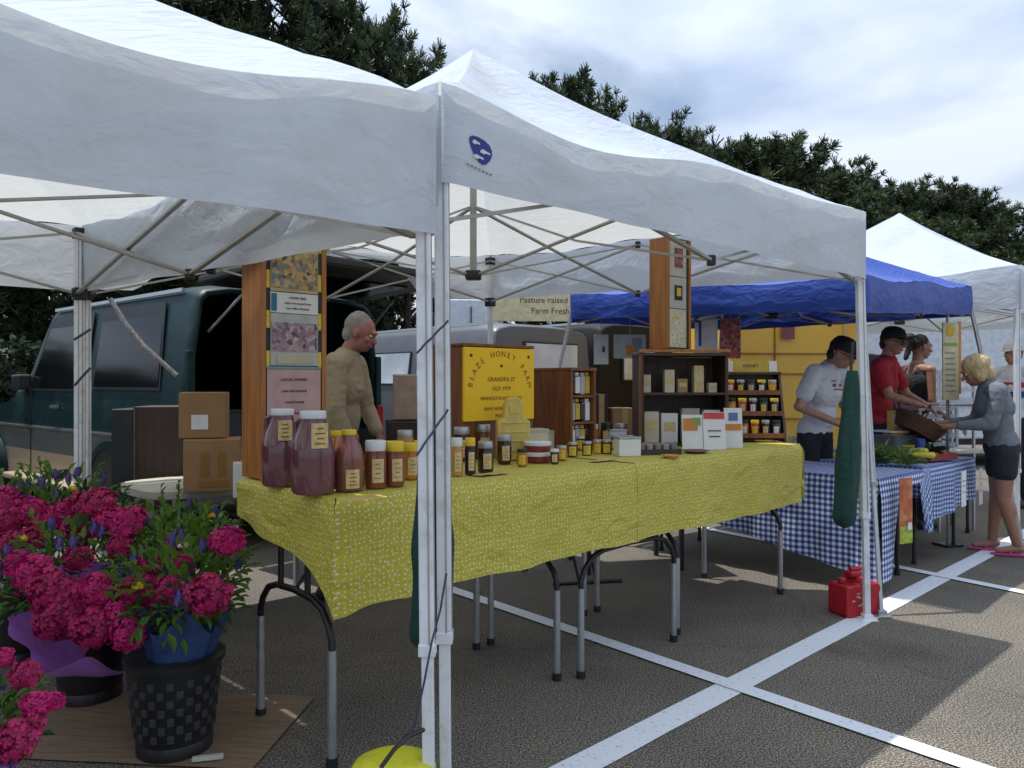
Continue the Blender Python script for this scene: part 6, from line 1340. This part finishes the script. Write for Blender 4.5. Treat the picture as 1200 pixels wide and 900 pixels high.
def tree(kind, label, px, top, d, wide, seed):
    c = D(px, HY, d); h = CZ+(HY-top)*d/F; t = thing(kind+'_tree', label, 'tree', (c.x, c.y, 0), random.Random(seed).random()*6, 'evergreens behind the market')
    a, b = TV[kind][seed % len(TV[kind])]
    for nm, me in (('trunk', a), ('crown', b)):
        o = bpy.data.objects.new(nm, me); COL.objects.link(o); o.parent = t
    t.scale = (wide, wide, h/10.75); return t
TR = [ # kind, px, top, d, width scale, words
 ('pine', 180, -60, 22, 1.0, 'rising behind the roof of the nearest tent, at its left'), ('pine', 262, -75, 24, 1.15, 'behind the nearest tent, second from the left'), ('pine', 345, -40, 25, 1.1, 'third from the left behind the nearest tent'),
 ('pine', 405, 8, 26, .95, 'with the tall round top left of the middle tent peak'), ('pine', 446, 6, 27, .8, 'with a forked top, just left of the gap of sky'), ('pine', 476, 70, 26, .75, 'lowest one beside the middle tent peak'),
 ('pine', 30, 60, 26, 1.3, 'behind the green van, left of the tent post'), ('pine', 110, 40, 24, 1.3, 'behind the roof of the green van'), ('pine', -40, 60, 24, 1.3, 'partly outside the left edge'), ('pine', 230, 120, 20, 1.2, 'filling the gap above the green van'), ('pine', 330, 120, 20, 1.2, 'behind the raised liftgate'),
 ('pine', 690, 150, 34, 1.0, 'hidden behind the roof right of the middle tent peak'), ('pine', 655, 84, 34, 1.0, 'tallest to the right of the middle tent peak'), ('pine', 697, 106, 35, .9, 'second to the right of the middle tent peak'), ('spruce', 740, 128, 36, 1.1, 'third to the right, with a small pointed top'), ('pine', 776, 132, 37, 1.0, 'round topped, above the middle of the white roof'),
 ('pine', 805, 150, 38, 1.0, 'low one in the middle of the row'), ('spruce', 838, 152, 39, 1.2, 'pointed, left of the widest crown'), ('pine', 868, 166, 40, 1.1, 'slightly lower, left of the widest crown'), ('pine', 902, 158, 40, 1.45, 'with the widest crown in the row'), ('spruce', 925, 152, 42, 1.1, 'narrow and pointed, against the widest crown'),
 ('pine', 950, 190, 43, 1.1, 'low between two pointed trees'), ('spruce', 985, 174, 43, 1.4, 'tall pointed spruce left of the white peak'), ('pine', 1000, 196, 44, 1.0, 'round, between the two tall spruces'), ('spruce', 1026, 184, 45, 1.3, 'pointed spruce just left of the white peak of the far tent'), ('pine', 1052, 212, 46, 1.2, 'directly behind the white peak of the far tent'),
 ('pine', 1085, 212, 47, 1.2, 'right of the white peak of the far tent'), ('pine', 1110, 214, 48, 1.1, 'second right of the white peak of the far tent'), ('pine', 1138, 226, 49, 1.3, 'third from the right edge'), ('pine', 1165, 246, 50, 1.2, 'second from the right edge'), ('pine', 1190, 276, 52, 1.2, 'at the right edge, where the row ends'),
 ('pine', 1228, 300, 54, 1.2, 'just beyond the right edge'), ('spruce', 560, 250, 36, 1.5, 'seen in the gap below the honey tent'), ('pine', 735, 190, 34, 1.3, 'lower one behind the white roof, right of the peak'), ('pine', 820, 200, 36, 1.3, 'lower one behind the middle of the white roof'), ('pine', 970, 230, 40, 1.3, 'lower one filling in behind the right slope of the white roof'), ('pine', 1100, 260, 44, 1.3, 'lower one behind the far white roof'), ('pine', 1040, 250, 42, 1.3, 'lower one behind the blue roof'), ('pine', 1170, 300, 46, 1.3, 'lower one behind the right slope of the far white roof'),
]
for i, (k, px, top, d, w_, words) in enumerate(TR): tree(k, ('dark green pine ' if k == 'pine' else 'dark green spruce ')+words, px, top, d, w_, i)
# long clipped hedge far behind the stalls: one plant mass per bay
hm = M('hedge_leaves', (.022, .038, .014), .7, 0, .5, 1.5, 0)
def hedge_mesh(seed):
    rnd = random.Random(seed); mb = MB()
    for k in range(5200):
        x, y, z = rnd.uniform(-2.2, 2.2), rnd.uniform(-.7, .7), rnd.uniform(.02, 2.6)
        if rnd.random() < .6: y = -.7+.25*rnd.random()
        if z > 2.2+.4*mnoise.noise(Vector((x*1.2, y, seed))): continue
        v = sph(rnd).normalized(); s = v.cross(sph(rnd)).normalized()*.05; e = Vector((x, y, z))+v*.17; c = Vector((x, y, z)); mb.add([c-s, c+s, e+s*.6, e-s*.6], [(0, 1, 2, 3)])
    mb.box((0, .1, 1.05), (4.3, 1.0, 2.1)); o = mb.build('hedge_foliage', hm); m = o.data; bpy.data.objects.remove(o); return m
HM = [hedge_mesh(1), hedge_mesh(2)]
for k in range(7):
    x = -19+4.3*k; t = thing('hedge', f"dark green hedge behind the vans, {['farthest left', 'second from the left', 'third from the left', 'in the middle', 'third from the right', 'second from the right', 'farthest right'][k]} of its seven bays", 'hedge', (x, 17.5+.25*k, 0), .05, 'hedge bays')
    o = bpy.data.objects.new('hedge_foliage', HM[k % 2]); COL.objects.link(o); o.parent = t; MB().tube([(0, .2, 0), (.1, .2, 1.0)], .05, 6).build('stem', bark, t)
c_ = D(478, HY, 5.4); t = thing('cardboard_box', 'pinkish pale carton beside the open van, seen left of the front posts', 'cardboard box', (c_.x, c_.y, 1.10), .2, 'boxes behind the honey stall')
pk_ = M('pinkish_carton', (.42, .30, .25), .7); MB().box((0, 0, .15), (.20, .2, .30)).build('box_body', pk_, t, bevel=.004); MB().box((0, 0, .305), (.204, .204, .012)).build('box_lid', cream, t)
t2 = thing('equipment_stack', 'dark tall chest under the pinkish carton beside the van', 'chest', (c_.x, c_.y, 0), .2); MB().box((0, 0, .545), (.3, .3, 1.09)).build('chest_body', walnut, t2, bevel=.01); MB().box((0, -.154, .55), (.02, .01, .9)).build('chest_handle', steel, t2)

for k in range(4):  # hedge added mostly out of view so the van side turns darker
    t = thing('hedge', f"unseen hedge added to darken the green van, {['nearest', 'second nearest', 'third nearest', 'farthest'][k]} of its four bays", 'hedge', (-7.9-.9*k, 2.0+4.2*k, 0), pi/2+.2, 'added hedge bays that darken the van')
    o = bpy.data.objects.new('hedge_foliage', HM[k % 2]); COL.objects.link(o); o.parent = t; MB().tube([(0, .2, 0), (.1, .2, 1.0)], .05, 6).build('stem', bark, t)
# labels are kept short enough to read at a glance
bpy.data.scenes.remove(SC2)
